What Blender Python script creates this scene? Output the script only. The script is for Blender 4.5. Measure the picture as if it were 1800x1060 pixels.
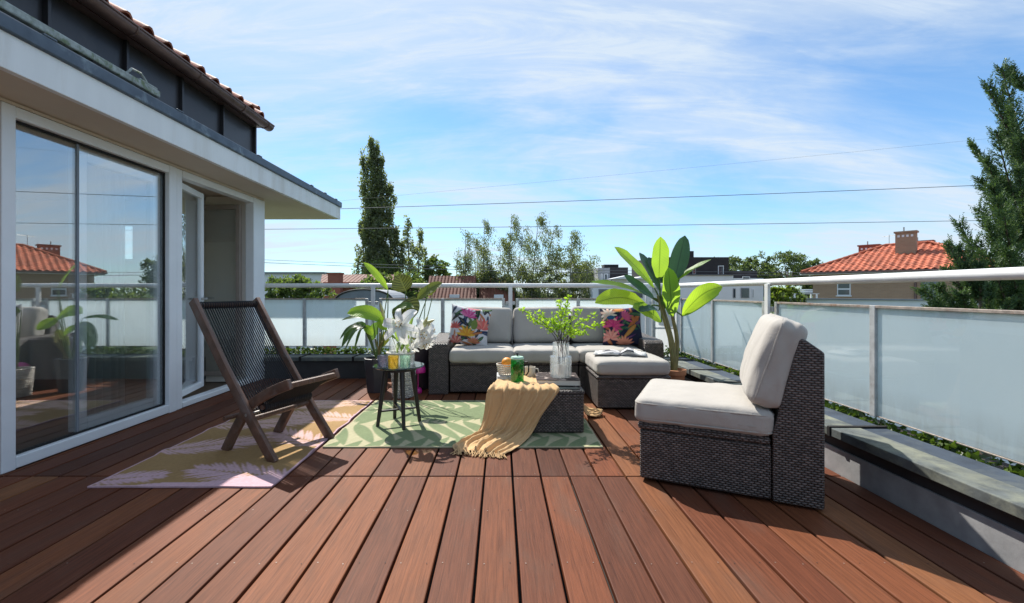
import bpy, bmesh, math, random
from mathutils import Vector, Matrix, noise
R = math.radians
rnd = random.Random(7)
for o in list(bpy.data.objects):
    bpy.data.objects.remove(o, do_unlink=True)
scene = bpy.context.scene
COL = scene.collection

# ------------------------------------------------------------------ camera, sky, sun, exposure
cam_d = bpy.data.cameras.new('camera')
cam = bpy.data.objects.new('camera', cam_d)
COL.objects.link(cam)
cam.location = (0, 0, 1.0)
cam.rotation_euler = (R(90), 0, 0)
cam_d.sensor_width = 36
cam_d.lens = 790 / 1800 * 36
cam_d.shift_x = 20 / 1800
cam_d.shift_y = -17 / 1800
cam_d.clip_start = 0.05
cam_d.clip_end = 3000
scene.camera = cam

SUN = Vector((-0.40, 0.78, 1.0)).normalized()          # towards the sun
sun_d = bpy.data.lights.new('sun', 'SUN')
sun_d.energy = 5.0
sun_d.angle = R(0.55)
sun_d.color = (1.0, 0.95, 0.87)
sun = bpy.data.objects.new('sun', sun_d)
COL.objects.link(sun)
sun.location = (-8, 16, 20)
sun.rotation_euler = SUN.to_track_quat('Z', 'Y').to_euler()

w = bpy.data.worlds.new('World')
scene.world = w
w.use_nodes = True
nt = w.node_tree
N, L = nt.nodes, nt.links
N.clear()
out = N.new('ShaderNodeOutputWorld')
bg = N.new('ShaderNodeBackground')
bg.inputs['Strength'].default_value = 0.113
L.new(bg.outputs[0], out.inputs[0])
sky = N.new('ShaderNodeTexSky')
sky.sky_type = 'NISHITA'
sky.sun_disc = False
sky.sun_elevation = math.asin(SUN.z)
sky.sun_rotation = math.atan2(SUN.x, SUN.y)
sky.altitude = 100
sky.air_density = 1.0
sky.dust_density = 0.25
sky.ozone_density = 3.0
tc = N.new('ShaderNodeTexCoord')
sep = N.new('ShaderNodeSeparateXYZ'); L.new(tc.outputs['Generated'], sep.inputs[0])
def wm(op, a, b):
    n = N.new('ShaderNodeMath'); n.operation = op
    for i, s in enumerate((a, b)):
        if isinstance(s, (int, float)): n.inputs[i].default_value = s
        else: L.new(s, n.inputs[i])
    return n.outputs[0]
zc = wm('ADD', wm('MAXIMUM', sep.outputs['Z'], 0.0), 0.22)
cx = wm('DIVIDE', sep.outputs['X'], zc)
cy = wm('DIVIDE', sep.outputs['Y'], zc)
comb = N.new('ShaderNodeCombineXYZ'); L.new(cx, comb.inputs[0]); L.new(cy, comb.inputs[1])
def cloud_layer(rot, sc, nscale, detail, rough, dist, lo, hi, off):
    mp = N.new('ShaderNodeMapping'); mp.inputs['Rotation'].default_value = (0, 0, R(rot))
    mp.inputs['Scale'].default_value = sc; mp.inputs['Location'].default_value = off
    L.new(comb.outputs[0], mp.inputs[0])
    nz = N.new('ShaderNodeTexNoise'); nz.inputs['Scale'].default_value = nscale
    nz.inputs['Detail'].default_value = detail; nz.inputs['Roughness'].default_value = rough
    nz.inputs['Distortion'].default_value = dist
    L.new(mp.outputs[0], nz.inputs['Vector'])
    mr = N.new('ShaderNodeMapRange'); mr.interpolation_type = 'SMOOTHSTEP'
    mr.inputs['From Min'].default_value = lo; mr.inputs['From Max'].default_value = hi
    L.new(nz.outputs['Fac'], mr.inputs['Value'])
    return mr.outputs[0]
c1 = cloud_layer(20, (0.40, 0.95, 1), 1.0, 10, 0.60, 0.9, 0.33, 0.64, (1.7, 2.35, 0))
c2 = cloud_layer(26, (0.5, 2.2, 1), 2.8, 9, 0.66, 1.2, 0.38, 0.76, (0.3, 5.2, 0))
lay = wm('ADD', wm('ADD', 0.07, wm('MULTIPLY', c1, 0.55)), wm('MULTIPLY', wm('MULTIPLY', c2, 0.40), wm('ADD', c1, 0.35)))
hz = N.new('ShaderNodeMapRange'); hz.inputs['From Min'].default_value = 0.0; hz.inputs['From Max'].default_value = 0.30
hz.inputs['To Min'].default_value = 0.16; hz.inputs['To Max'].default_value = 0.0
L.new(sep.outputs['Z'], hz.inputs['Value'])
fac = wm('MINIMUM', wm('ADD', lay, hz.outputs[0]), 0.93)
tint = N.new('ShaderNodeMixRGB'); tint.blend_type = 'MULTIPLY'; tint.inputs[0].default_value = 1.0
tint.inputs[2].default_value = (0.66, 0.95, 1.10, 1)
L.new(sky.outputs[0], tint.inputs[1])
mixc = N.new('ShaderNodeMixRGB')
mixc.inputs[2].default_value = (4.45, 5.1, 5.8, 1)
L.new(fac, mixc.inputs[0]); L.new(tint.outputs[0], mixc.inputs[1])
L.new(mixc.outputs[0], bg.inputs['Color'])

scene.view_settings.view_transform = 'Standard'
scene.view_settings.look = 'None'
scene.view_settings.gamma = 1
scene.view_settings.exposure = 0.56
scene.view_settings.use_curve_mapping = False
scene.render.engine = 'CYCLES'
scene.cycles.max_bounces = 8
scene.cycles.transparent_max_bounces = 24

# ------------------------------------------------------------------ helpers
def at(px, py, Y):
    """point of the place at depth Y that lies on this sight line"""
    return Vector(((px - 880) * Y / 790, Y, 1 + (513 - py) * Y / 790))

class MB:
    def __init__(s): s.v = []; s.f = []; s.uv = {}; s.col = {}
    def add(s, vs, fs):
        b = len(s.v); s.v += [tuple(p) for p in vs]
        s.f += [tuple(b + i for i in f) for f in fs]; return b
    def box(s, a, b):
        x0, y0, z0 = a; x1, y1, z1 = b
        s.add([(x0,y0,z0),(x1,y0,z0),(x1,y1,z0),(x0,y1,z0),(x0,y0,z1),(x1,y0,z1),(x1,y1,z1),(x0,y1,z1)],
              [(0,3,2,1),(4,5,6,7),(0,1,5,4),(1,2,6,5),(2,3,7,6),(3,0,4,7)]); return s
    def bar(s, p, q, w, h, up=(0,0,1)):
        p, q = Vector(p), Vector(q); d = (q - p).normalized(); u = Vector(up)
        sd = d.cross(u).normalized(); u = sd.cross(d)
        vs = []
        for c in (p, q):
            for a, b in ((-1,-1),(1,-1),(1,1),(-1,1)): vs.append(c + sd*a*w/2 + u*b*h/2)
        s.add(vs, [(0,1,2,3),(7,6,5,4),(0,4,5,1),(1,5,6,2),(2,6,7,3),(3,7,4,0)]); return s
    def tube(s, pts, rad, n=8, caps=True, closed=False):
        pts = [Vector(p) for p in pts]
        if not isinstance(rad, (list, tuple)): rad = [rad]*len(pts)
        rings = []; prev = None; m = len(pts)
        for i, p in enumerate(pts):
            if closed: d = pts[(i+1) % m] - pts[i-1]
            else: d = pts[min(i+1, m-1)] - pts[max(i-1, 0)]
            d.normalize()
            if prev is None:
                a = d.orthogonal().normalized()
            else:
                a = prev - d*prev.dot(d)
                a = a.normalized() if a.length > 1e-6 else d.orthogonal().normalized()
            prev = a; b = d.cross(a)
            rings.append([p + (a*math.cos(2*math.pi*k/n) + b*math.sin(2*math.pi*k/n))*rad[i] for k in range(n)])
        fs = []
        for i in range(m if closed else m-1):
            j = (i+1) % m
            for k in range(n):
                fs.append((i*n+k, i*n+(k+1)%n, j*n+(k+1)%n, j*n+k))
        if caps and not closed:
            fs.append(tuple(range(n-1, -1, -1))); fs.append(tuple((m-1)*n+k for k in range(n)))
        s.add([p for r in rings for p in r], fs); return s
    def lathe(s, prof, c=(0,0,0), n=24, cap=True):
        cx, cy, cz = c; vs = []; fs = []
        for r, z in prof:
            for k in range(n):
                a = 2*math.pi*k/n; vs.append((cx+r*math.cos(a), cy+r*math.sin(a), cz+z))
        for i in range(len(prof)-1):
            for k in range(n):
                fs.append((i*n+k, i*n+(k+1)%n, (i+1)*n+(k+1)%n, (i+1)*n+k))
        if cap:
            if prof[0][0] > 1e-5: fs.append(tuple(range(n-1, -1, -1)))
            if prof[-1][0] > 1e-5: fs.append(tuple((len(prof)-1)*n+k for k in range(n)))
        s.add(vs, fs); return s
    def prism(s, poly, a, b, axis='y'):
        n = len(poly)
        def P(p, t):
            return {'y': (p[0], t, p[1]), 'x': (t, p[0], p[1]), 'z': (p[0], p[1], t)}[axis]
        vs = [P(p, a) for p in poly] + [P(p, b) for p in poly]
        fs = [tuple(range(n)), tuple(range(2*n-1, n-1, -1))]
        for i in range(n): fs.append((i, i+n, (i+1)%n+n, (i+1)%n))
        s.add(vs, fs); return s
    def leaf(s, pts, widths, up=(0,0,1), fold=0.15, wave=0.0, seed=0):
        """blade along pts; uv u across, v along"""
        pts = [Vector(p) for p in pts]; up = Vector(up); m = len(pts); rr = random.Random(seed)
        b = len(s.v); vs = []; fs = []
        for i, p in enumerate(pts):
            d = (pts[min(i+1, m-1)] - pts[max(i-1, 0)]).normalized()
            sd = d.cross(up)
            sd = sd.normalized() if sd.length > 1e-4 else d.orthogonal().normalized()
            nn = sd.cross(d); wd = widths[i]
            for u in (-1, -.5, 0, .5, 1):
                off = nn*(abs(u)*fold*wd + (wave*wd*math.sin(i*1.3+u*2+seed) + rr.uniform(-wave, wave)*wd*.5)*abs(u))
                vs.append(p + sd*u*wd + off)
                s.uv[b+len(vs)-1] = (u, i/(m-1))
            if i:
                for k in range(4):
                    q = (i-1)*5+k; fs.append((q, q+1, q+6, q+5))
        s.add(vs, fs); return s
    def card(s, p, d, n, ln, wd):
        """one small pointed leaf"""
        sd = d.cross(n); sd = sd.normalized()*wd if sd.length > 1e-5 else Vector((wd,0,0))
        s.add([p, p + d*ln*.5 + sd, p + d*ln, p + d*ln*.5 - sd], [(0,1,2,3)])
    def build(s, name, mat, parent=None, bevel=0, seg=2, smooth=False, world=False, solid=0, origin=None, weld=False):
        me = bpy.data.meshes.new(name)
        vs = s.v
        if world and parent is not None:
            r = parent
            while r.parent: r = r.parent
            o = r.location; vs = [(x-o.x, y-o.y, z-o.z) for x, y, z in vs]
        if origin is not None:
            vs = [(x-origin[0], y-origin[1], z-origin[2]) for x, y, z in vs]
        me.from_pydata(vs, [], s.f)
        if s.uv:
            ul = me.uv_layers.new(name='UVMap')
            for lp in me.loops: ul.data[lp.index].uv = s.uv.get(lp.vertex_index, (0, 0))
        if s.col:
            ca = me.color_attributes.new('print', 'FLOAT_COLOR', 'POINT')
            for i in range(len(vs)):
                c = s.col.get(i, (.5,.5,.5)); ca.data[i].color = (c[0], c[1], c[2], 1)
        if bevel or weld:
            bm = bmesh.new(); bm.from_mesh(me)
            if weld: bmesh.ops.remove_doubles(bm, verts=bm.verts, dist=1e-5)
            if bevel:
                es = [e for e in bm.edges if len(e.link_faces) == 2 and e.calc_face_angle(0) > R(25)]
                bmesh.ops.bevel(bm, geom=es, offset=bevel, segments=seg, affect='EDGES', profile=.5, clamp_overlap=True)
            bmesh.ops.recalc_face_normals(bm, faces=bm.faces)
            bm.to_mesh(me); bm.free()
        if smooth:
            for p in me.polygons: p.use_smooth = True
            if smooth != 'all':
                try: me.set_sharp_from_angle(angle=R(40))
                except Exception: pass
        ob = bpy.data.objects.new(name, me); COL.objects.link(ob)
        if mat: me.materials.append(mat)
        if parent is not None: ob.parent = parent
        if origin is not None: ob.location = origin
        if solid:
            md = ob.modifiers.new('thickness', 'SOLIDIFY'); md.thickness = solid; md.offset = 0
        return ob

def tag(o, label=None, cat=None, group=None, kind=None):
    if label: o['label'] = label
    if cat: o['category'] = cat
    if group: o['group'] = group
    if kind: o['kind'] = kind
    return o
def thing(name, label, cat, loc=(0,0,0), rz=0, group=None):
    o = bpy.data.objects.new(name, None); COL.objects.link(o)
    o.empty_display_size = .1; o.location = loc; o.rotation_euler = (0, 0, rz)
    return tag(o, label, cat, group)
def inst(src, name, parent, loc, rot=(0,0,0), scale=None):
    o = src.copy(); o.name = name; COL.objects.link(o); o.parent = parent
    o.location = loc; o.rotation_euler = rot
    if scale: o.scale = scale
    return o
def copy_tree(o, parent=None):
    c = o.copy(); COL.objects.link(c); c.parent = parent
    for ch in o.children: copy_tree(ch, c)
    return c
def catmull(P, n):
    P = [Vector(p) for p in P]; out = []
    for i in range(len(P)-1):
        p0, p1, p2, p3 = P[max(i-1,0)], P[i], P[i+1], P[min(i+2,len(P)-1)]
        for k in range(n):
            t = k/n
            out.append(.5*((2*p1)+(p2-p0)*t+(2*p0-5*p1+4*p2-p3)*t*t+(3*p1-p0-3*p2+p3)*t**3))
    out.append(P[-1]); return out
def rv(r=rnd):
    while True:
        v = Vector((r.uniform(-1,1), r.uniform(-1,1), r.uniform(-1,1)))
        if .05 < v.length < 1: return v
def cushion_mb(h, r, puff=0.03, wr=0.004, n=18, seed=0, pz=1.0, pinch=0.0):
    """rounded, stuffed cushion of half sizes h, centred at the origin"""
    mb = MB(); hx, hy, hz_ = h; idx = {}; vs = []; fs = []
    def vert(p):
        k = tuple(round(c, 5) for c in p)
        if k in idx: return idx[k]
        q = Vector((p[0]*hx, p[1]*hy, p[2]*hz_))
        core = Vector((max(-(hx-r), min(hx-r, q.x)), max(-(hy-r), min(hy-r, q.y)), max(-(hz_-r), min(hz_-r, q.z))))
        d = q - core
        if d.length > 1e-7: q = core + d.normalized()*r
        fx, fy, fz = 1-(q.x/hx)**2, 1-(q.y/hy)**2, 1-(q.z/hz_)**2
        q.z += math.copysign(1, p[2])*puff*pz*max(0, fx)**.5*max(0, fy)**.5*abs(p[2])
        q.x += math.copysign(1, p[0])*puff*.35*max(0, fy)**.5*max(0, fz)**.5*abs(p[0])
        q.y += math.copysign(1, p[1])*puff*.35*max(0, fx)**.5*max(0, fz)**.5*abs(p[1])
        s_ = Vector((seed*3.7, seed*1.3, 0))
        q += Vector((1,1,1)).normalized()*wr*noise.noise(q*9+s_) + q.normalized()*wr*1.3*noise.noise(Vector((q.x*26, q.y*26, q.z*9))+s_)
        idx[k] = len(vs); vs.append(q); return idx[k]
    for ax in range(3):
        for sg in (-1, 1):
            g = []
            for i in range(n+1):
                row = []
                for j in range(n+1):
                    def e(t): return math.copysign(abs(t)**.8, t)
                    a, b = e(-1+2*i/n), e(-1+2*j/n)
                    p = [0,0,0]; p[ax] = sg; p[(ax+1)%3] = a; p[(ax+2)%3] = b
                    row.append(vert(p))
                g.append(row)
            for i in range(n):
                for j in range(n):
                    q = (g[i][j], g[i+1][j], g[i+1][j+1], g[i][j+1])
                    fs.append(q if sg > 0 else q[::-1])
    mb.add(vs, fs); return mb
def xform(mb, M):
    mb.v = [tuple(M @ Vector(p)) for p in mb.v]; return mb

# ------------------------------------------------------------------ materials
def newmat(name):
    m = bpy.data.materials.new(name); m.use_nodes = True
    t = m.node_tree; t.nodes.clear()
    o = t.nodes.new('ShaderNodeOutputMaterial')
    return m, t.nodes, t.links, o
def rgb(c): return (c[0], c[1], c[2], 1)
def mth(N, L, op, a, b=None, c=None):
    n = N.new('ShaderNodeMath'); n.operation = op
    for i, s in enumerate((a, b, c)):
        if s is None: continue
        if isinstance(s, (int, float)): n.inputs[i].default_value = s
        else: L.new(s, n.inputs[i])
    return n.outputs[0]
def ramp(N, L, src, stops):
    r = N.new('ShaderNodeValToRGB'); cr = r.color_ramp
    while len(cr.elements) < len(stops): cr.elements.new(.5)
    for e, (p, c) in zip(cr.elements, stops): e.position = p; e.color = rgb(c)
    L.new(src, r.inputs[0]); return r.outputs[0]
def noisetex(N, L, vec, scale, detail=4, rough=.55, dist=0):
    n = N.new('ShaderNodeTexNoise'); n.inputs['Scale'].default_value = scale
    n.inputs['Detail'].default_value = detail; n.inputs['Roughness'].default_value = rough
    n.inputs['Distortion'].default_value = dist
    L.new(vec, n.inputs['Vector']); return n.outputs['Fac']
def mapped(N, L, src, scale=(1,1,1), loc=(0,0,0)):
    m = N.new('ShaderNodeMapping'); m.inputs['Scale'].default_value = scale; m.inputs['Location'].default_value = loc
    L.new(src, m.inputs[0]); return m.outputs[0]
def M(name, col, rough=.6, metal=0, var=.18, vs=6, bump=0, bs=80, spec=.5, stain=None, stain_lo=.55, stain_hi=.7, coat=0, objvar=0, stretch=(1,1,1)):
    m, N, L, o = newmat(name)
    b = N.new('ShaderNodeBsdfPrincipled'); L.new(b.outputs[0], o.inputs[0])
    tc = N.new('ShaderNodeTexCoord').outputs['Object']
    v = mapped(N, L, tc, stretch)
    n1 = noisetex(N, L, v, vs, 6, .6)
    lo = [c*(1-var) for c in col]; hi = [min(1, c*(1+var)) for c in col]
    c = ramp(N, L, n1, [(.3, lo), (.7, hi)])
    if stain:
        n2 = noisetex(N, L, v, vs*.6, 8, .65, .4)
        mr = N.new('ShaderNodeMapRange'); mr.inputs['From Min'].default_value = stain_lo; mr.inputs['From Max'].default_value = stain_hi
        L.new(n2, mr.inputs['Value'])
        mx = N.new('ShaderNodeMixRGB'); L.new(mr.outputs[0], mx.inputs[0]); L.new(c, mx.inputs[1]); mx.inputs[2].default_value = rgb(stain)
        c = mx.outputs[0]
    if objvar:
        oi = N.new('ShaderNodeObjectInfo')
        hs = N.new('ShaderNodeHueSaturation')
        L.new(c, hs.inputs['Color'])
        L.new(mth(N, L, 'ADD', mth(N, L, 'MULTIPLY', oi.outputs['Random'], objvar), 1-objvar/2), hs.inputs['Value'])
        c = hs.outputs[0]
    L.new(c, b.inputs['Base Color'])
    rr = mth(N, L, 'ADD', mth(N, L, 'MULTIPLY', n1, .25), rough-.12)
    L.new(rr, b.inputs['Roughness'])
    b.inputs['Metallic'].default_value = metal
    b.inputs['Specular IOR Level'].default_value = spec
    b.inputs['Coat Weight'].default_value = coat
    if bump:
        bp = N.new('ShaderNodeBump'); bp.inputs['Strength'].default_value = min(1, bump); bp.inputs['Distance'].default_value = .004
        L.new(noisetex(N, L, v, bs, 5, .6), bp.inputs['Height']); L.new(bp.outputs[0], b.inputs['Normal'])
    return m

def deck_mat():
    m, N, L, o = newmat('hardwood_deck')
    b = N.new('ShaderNodeBsdfPrincipled'); L.new(b.outputs[0], o.inputs[0])
    tc = N.new('ShaderNodeTexCoord').outputs['Object']
    oi = N.new('ShaderNodeObjectInfo').outputs['Random']
    off = N.new('ShaderNodeCombineXYZ'); L.new(mth(N,L,'MULTIPLY',oi,53.1), off.inputs[0]); L.new(mth(N,L,'MULTIPLY',oi,91.7), off.inputs[1])
    va = N.new('ShaderNodeVectorMath'); L.new(tc, va.inputs[0]); L.new(off.outputs[0], va.inputs[1])
    v = va.outputs[0]
    grain = noisetex(N, L, mapped(N,L,v,(34,1.1,30)), 3.2, 9, .68, .6)
    fine = noisetex(N, L, mapped(N,L,v,(160,2.2,100)), 3, 5, .6, .2)
    blot = noisetex(N, L, mapped(N,L,v,(3,.9,3)), 1.6, 5, .6, .3)
    base = ramp(N, L, oi, [(0,(.076,.027,.016)),(.16,(.142,.047,.023)),(.32,(.108,.039,.022)),(.48,(.168,.054,.024)),(.62,(.115,.037,.019)),(.76,(.195,.068,.029)),(.88,(.128,.044,.022)),(.95,(.26,.110,.046)),(1,(.20,.080,.035))])
    g = ramp(N, L, grain, [(.26,(.50,.46,.45)),(.5,(.95,.95,.95)),(.74,(1.32,1.28,1.22))])
    x1 = N.new('ShaderNodeMixRGB'); x1.blend_type='MULTIPLY'; x1.inputs[0].default_value=1; L.new(base,x1.inputs[1]); L.new(g,x1.inputs[2])
    f2 = ramp(N, L, fine, [(.3,(.80,.80,.80)),(.7,(1.16,1.16,1.16))])
    x2 = N.new('ShaderNodeMixRGB'); x2.blend_type='MULTIPLY'; x2.inputs[0].default_value=1; L.new(x1.outputs[0],x2.inputs[1]); L.new(f2,x2.inputs[2])
    mr = N.new('ShaderNodeMapRange'); mr.inputs['From Min'].default_value=.52; mr.inputs['From Max'].default_value=.75; mr.inputs['To Max'].default_value=.6
    L.new(blot, mr.inputs['Value'])
    x3 = N.new('ShaderNodeMixRGB'); L.new(mr.outputs[0],x3.inputs[0]); L.new(x2.outputs[0],x3.inputs[1]); x3.inputs[2].default_value=(.110,.064,.046,1)
    L.new(x3.outputs[0], b.inputs['Base Color'])
    L.new(mth(N,L,'ADD',mth(N,L,'MULTIPLY',blot,.2),.50), b.inputs['Roughness'])
    b.inputs['Specular IOR Level'].default_value = .14
    bp = N.new('ShaderNodeBump'); bp.inputs['Strength'].default_value=.35; bp.inputs['Distance'].default_value=.002
    L.new(mth(N,L,'ADD',grain,mth(N,L,'MULTIPLY',fine,.7)), bp.inputs['Height']); L.new(bp.outputs[0], b.inputs['Normal'])
    return m

def wicker_mat(name, col=(.074,.061,.056), su=.025, sv=.0112):
    m, N, L, o = newmat(name)
    b = N.new('ShaderNodeBsdfPrincipled'); L.new(b.outputs[0], o.inputs[0])
    tc = N.new('ShaderNodeTexCoord')
    s = N.new('ShaderNodeSeparateXYZ'); L.new(tc.outputs['Object'], s.inputs[0])
    sn = N.new('ShaderNodeSeparateXYZ'); L.new(tc.outputs['Normal'], sn.inputs[0])
    up = mth(N,L,'GREATER_THAN', mth(N,L,'ABSOLUTE',sn.outputs[2]), .6)
    xf = mth(N,L,'GREATER_THAN', mth(N,L,'ABSOLUTE',sn.outputs[0]), .6)
    # u: x on faces looking along y, y on faces looking along x; v: z, or y on the tops
    uu = mth(N,L,'ADD', mth(N,L,'MULTIPLY', s.outputs[0], mth(N,L,'SUBTRACT',1,xf)), mth(N,L,'MULTIPLY', s.outputs[1], xf))
    vv = mth(N,L,'ADD', mth(N,L,'MULTIPLY', s.outputs[2], mth(N,L,'SUBTRACT',1,up)), mth(N,L,'MULTIPLY', s.outputs[1], up))
    wob = noisetex(N,L,tc.outputs['Object'],14,3)
    vv = mth(N,L,'ADD',vv,mth(N,L,'MULTIPLY',mth(N,L,'SUBTRACT',wob,.5),.006))
    vr = mth(N,L,'DIVIDE',vv,sv); row = mth(N,L,'FLOOR',vr)
    fv = mth(N,L,'FRACT',vr)
    par = mth(N,L,'MULTIPLY', mth(N,L,'MODULO', mth(N,L,'ABSOLUTE',row), 2), .5)
    ur = mth(N,L,'FRACT', mth(N,L,'ADD', mth(N,L,'DIVIDE',uu,su), par))
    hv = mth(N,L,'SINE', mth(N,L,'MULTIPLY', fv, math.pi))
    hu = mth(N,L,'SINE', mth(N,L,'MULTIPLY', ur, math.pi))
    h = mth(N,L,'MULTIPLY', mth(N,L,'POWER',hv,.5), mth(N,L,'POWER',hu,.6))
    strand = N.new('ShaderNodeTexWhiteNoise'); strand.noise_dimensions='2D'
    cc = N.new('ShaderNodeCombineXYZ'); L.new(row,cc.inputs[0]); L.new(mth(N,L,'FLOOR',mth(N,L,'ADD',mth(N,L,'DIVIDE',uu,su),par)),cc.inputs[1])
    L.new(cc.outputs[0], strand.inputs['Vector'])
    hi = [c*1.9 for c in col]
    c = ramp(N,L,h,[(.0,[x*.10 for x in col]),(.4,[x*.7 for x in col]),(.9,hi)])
    vmul = ramp(N,L,strand.outputs['Value'],[(0,(.6,.6,.6)),(1,(1.35,1.3,1.27))])
    x = N.new('ShaderNodeMixRGB'); x.blend_type='MULTIPLY'; x.inputs[0].default_value=1; L.new(c,x.inputs[1]); L.new(vmul,x.inputs[2])
    L.new(x.outputs[0], b.inputs['Base Color'])
    b.inputs['Roughness'].default_value=.42
    bp = N.new('ShaderNodeBump'); bp.inputs['Strength'].default_value=.9; bp.inputs['Distance'].default_value=.006
    L.new(h,bp.inputs['Height']); L.new(bp.outputs[0], b.inputs['Normal'])
    return m

def fabric_mat(name, col, ws=900):
    m, N, L, o = newmat(name)
    b = N.new('ShaderNodeBsdfPrincipled'); L.new(b.outputs[0], o.inputs[0])
    tc = N.new('ShaderNodeTexCoord').outputs['Object']
    n = noisetex(N,L,tc,5,5,.6); f = noisetex(N,L,tc,ws*.4,2)
    c = ramp(N,L,n,[(.3,[x*.93 for x in col]),(.7,[min(1,x*1.04) for x in col])])
    L.new(c,b.inputs['Base Color']); b.inputs['Roughness'].default_value=.9
    b.inputs['Sheen Weight'].default_value=.15; b.inputs['Specular IOR Level'].default_value=.2
    crk = noisetex(N,L,tc,22,7,.62,.9)
    bp = N.new('ShaderNodeBump'); bp.inputs['Strength'].default_value=.35; bp.inputs['Distance'].default_value=.006
    L.new(mth(N,L,'ADD',mth(N,L,'MULTIPLY',f,.12),crk),bp.inputs['Height']); L.new(bp.outputs[0],b.inputs['Normal'])
    return m

def print_mat(name, ribs=0, rough=.85):
    m, N, L, o = newmat(name)
    b = N.new('ShaderNodeBsdfPrincipled'); L.new(b.outputs[0], o.inputs[0])
    at_ = N.new('ShaderNodeAttribute'); at_.attribute_name='print'
    tc = N.new('ShaderNodeTexCoord').outputs['Object']
    f = noisetex(N,L,tc,60,4,.6)
    g = ramp(N,L,f,[(.3,(.88,.88,.88)),(.7,(1.08,1.08,1.08))])
    x = N.new('ShaderNodeMixRGB'); x.blend_type='MULTIPLY'; x.inputs[0].default_value=1
    L.new(at_.outputs['Color'],x.inputs[1]); L.new(g,x.inputs[2]); L.new(x.outputs[0],b.inputs['Base Color'])
    b.inputs['Roughness'].default_value=rough; b.inputs['Specular IOR Level'].default_value=.15
    if ribs:
        wv = N.new('ShaderNodeTexWave'); wv.bands_direction='Y'; wv.inputs['Scale'].default_value=ribs
        L.new(tc,wv.inputs['Vector'])
        bp = N.new('ShaderNodeBump'); bp.inputs['Strength'].default_value=.5; bp.inputs['Distance'].default_value=.003
        L.new(wv.outputs['Fac'],bp.inputs['Height']); L.new(bp.outputs[0],b.inputs['Normal'])
    return m

def foliage_mat(name, dark, light, trans=.56, rough=.5, scale=.35):
    m, N, L, o = newmat(name)
    tc = N.new('ShaderNodeTexCoord').outputs['Object']
    gi = N.new('ShaderNodeNewGeometry').outputs['Random Per Island']
    n = noisetex(N,L,tc,scale,4,.6)
    k = mth(N,L,'ADD',mth(N,L,'MULTIPLY',gi,.55),mth(N,L,'MULTIPLY',n,.5))
    c = ramp(N,L,k,[(.2,dark),(.85,light)])
    b = N.new('ShaderNodeBsdfPrincipled'); L.new(c,b.inputs['Base Color']); b.inputs['Roughness'].default_value=rough
    b.inputs['Specular IOR Level'].default_value=.3
    t = N.new('ShaderNodeBsdfTranslucent')
    tcol = N.new('ShaderNodeMixRGB'); tcol.blend_type='MULTIPLY'; tcol.inputs[0].default_value=1; tcol.inputs[2].default_value=(1.5,1.6,.6,1)
    L.new(c,tcol.inputs[1]); L.new(tcol.outputs[0],t.inputs['Color'])
    mx = N.new('ShaderNodeMixShader'); mx.inputs[0].default_value=trans
    L.new(b.outputs[0],mx.inputs[1]); L.new(t.outputs[0],mx.inputs[2]); L.new(mx.outputs[0],o.inputs[0])
    return m

def blade_mat(name, col, tcol, vein=(.5,.6,.2), veins=28, trans=.5, rough=.38, veinmix=.35):
    """large leaf with midrib and side veins from its uv"""
    m, N, L, o = newmat(name)
    uv = N.new('ShaderNodeTexCoord')
    s = N.new('ShaderNodeSeparateXYZ'); L.new(uv.outputs['UV'], s.inputs[0])
    au = mth(N,L,'ABSOLUTE',s.outputs[0])
    ph = mth(N,L,'ADD',mth(N,L,'MULTIPLY',s.outputs[1],veins),mth(N,L,'MULTIPLY',au,-2.2))
    wv = mth(N,L,'POWER',mth(N,L,'ABSOLUTE',mth(N,L,'SINE',mth(N,L,'MULTIPLY',ph,math.pi))),6)
    rib = mth(N,L,'LESS_THAN',au,.07)
    f = mth(N,L,'MAXIMUM',mth(N,L,'MULTIPLY',wv,veinmix),mth(N,L,'MULTIPLY',rib,.85))
    n = noisetex(N,L,uv.outputs['Object'],9,5,.6)
    base = ramp(N,L,n,[(.3,[c*.75 for c in col]),(.7,[min(1,c*1.25) for c in col])])
    x = N.new('ShaderNodeMixRGB'); L.new(f,x.inputs[0]); L.new(base,x.inputs[1]); x.inputs[2].default_value=rgb(vein)
    b = N.new('ShaderNodeBsdfPrincipled'); L.new(x.outputs[0],b.inputs['Base Color']); b.inputs['Roughness'].default_value=rough
    bp = N.new('ShaderNodeBump'); bp.inputs['Strength'].default_value=.3; bp.inputs['Distance'].default_value=.003
    L.new(wv,bp.inputs['Height']); L.new(bp.outputs[0],b.inputs['Normal'])
    t = N.new('ShaderNodeBsdfTranslucent')
    x2 = N.new('ShaderNodeMixRGB'); x2.blend_type='MULTIPLY'; x2.inputs[0].default_value=1; x2.inputs[2].default_value=rgb(tcol)
    g2 = ramp(N,L,f,[(0,(1,1,1)),(1,(.45,.5,.4))]); L.new(g2,x2.inputs[1]); L.new(x2.outputs[0],t.inputs['Color'])
    mx = N.new('ShaderNodeMixShader'); mx.inputs[0].default_value=trans
    L.new(b.outputs[0],mx.inputs[1]); L.new(t.outputs[0],mx.inputs[2]); L.new(mx.outputs[0],o.inputs[0])
    return m

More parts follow.
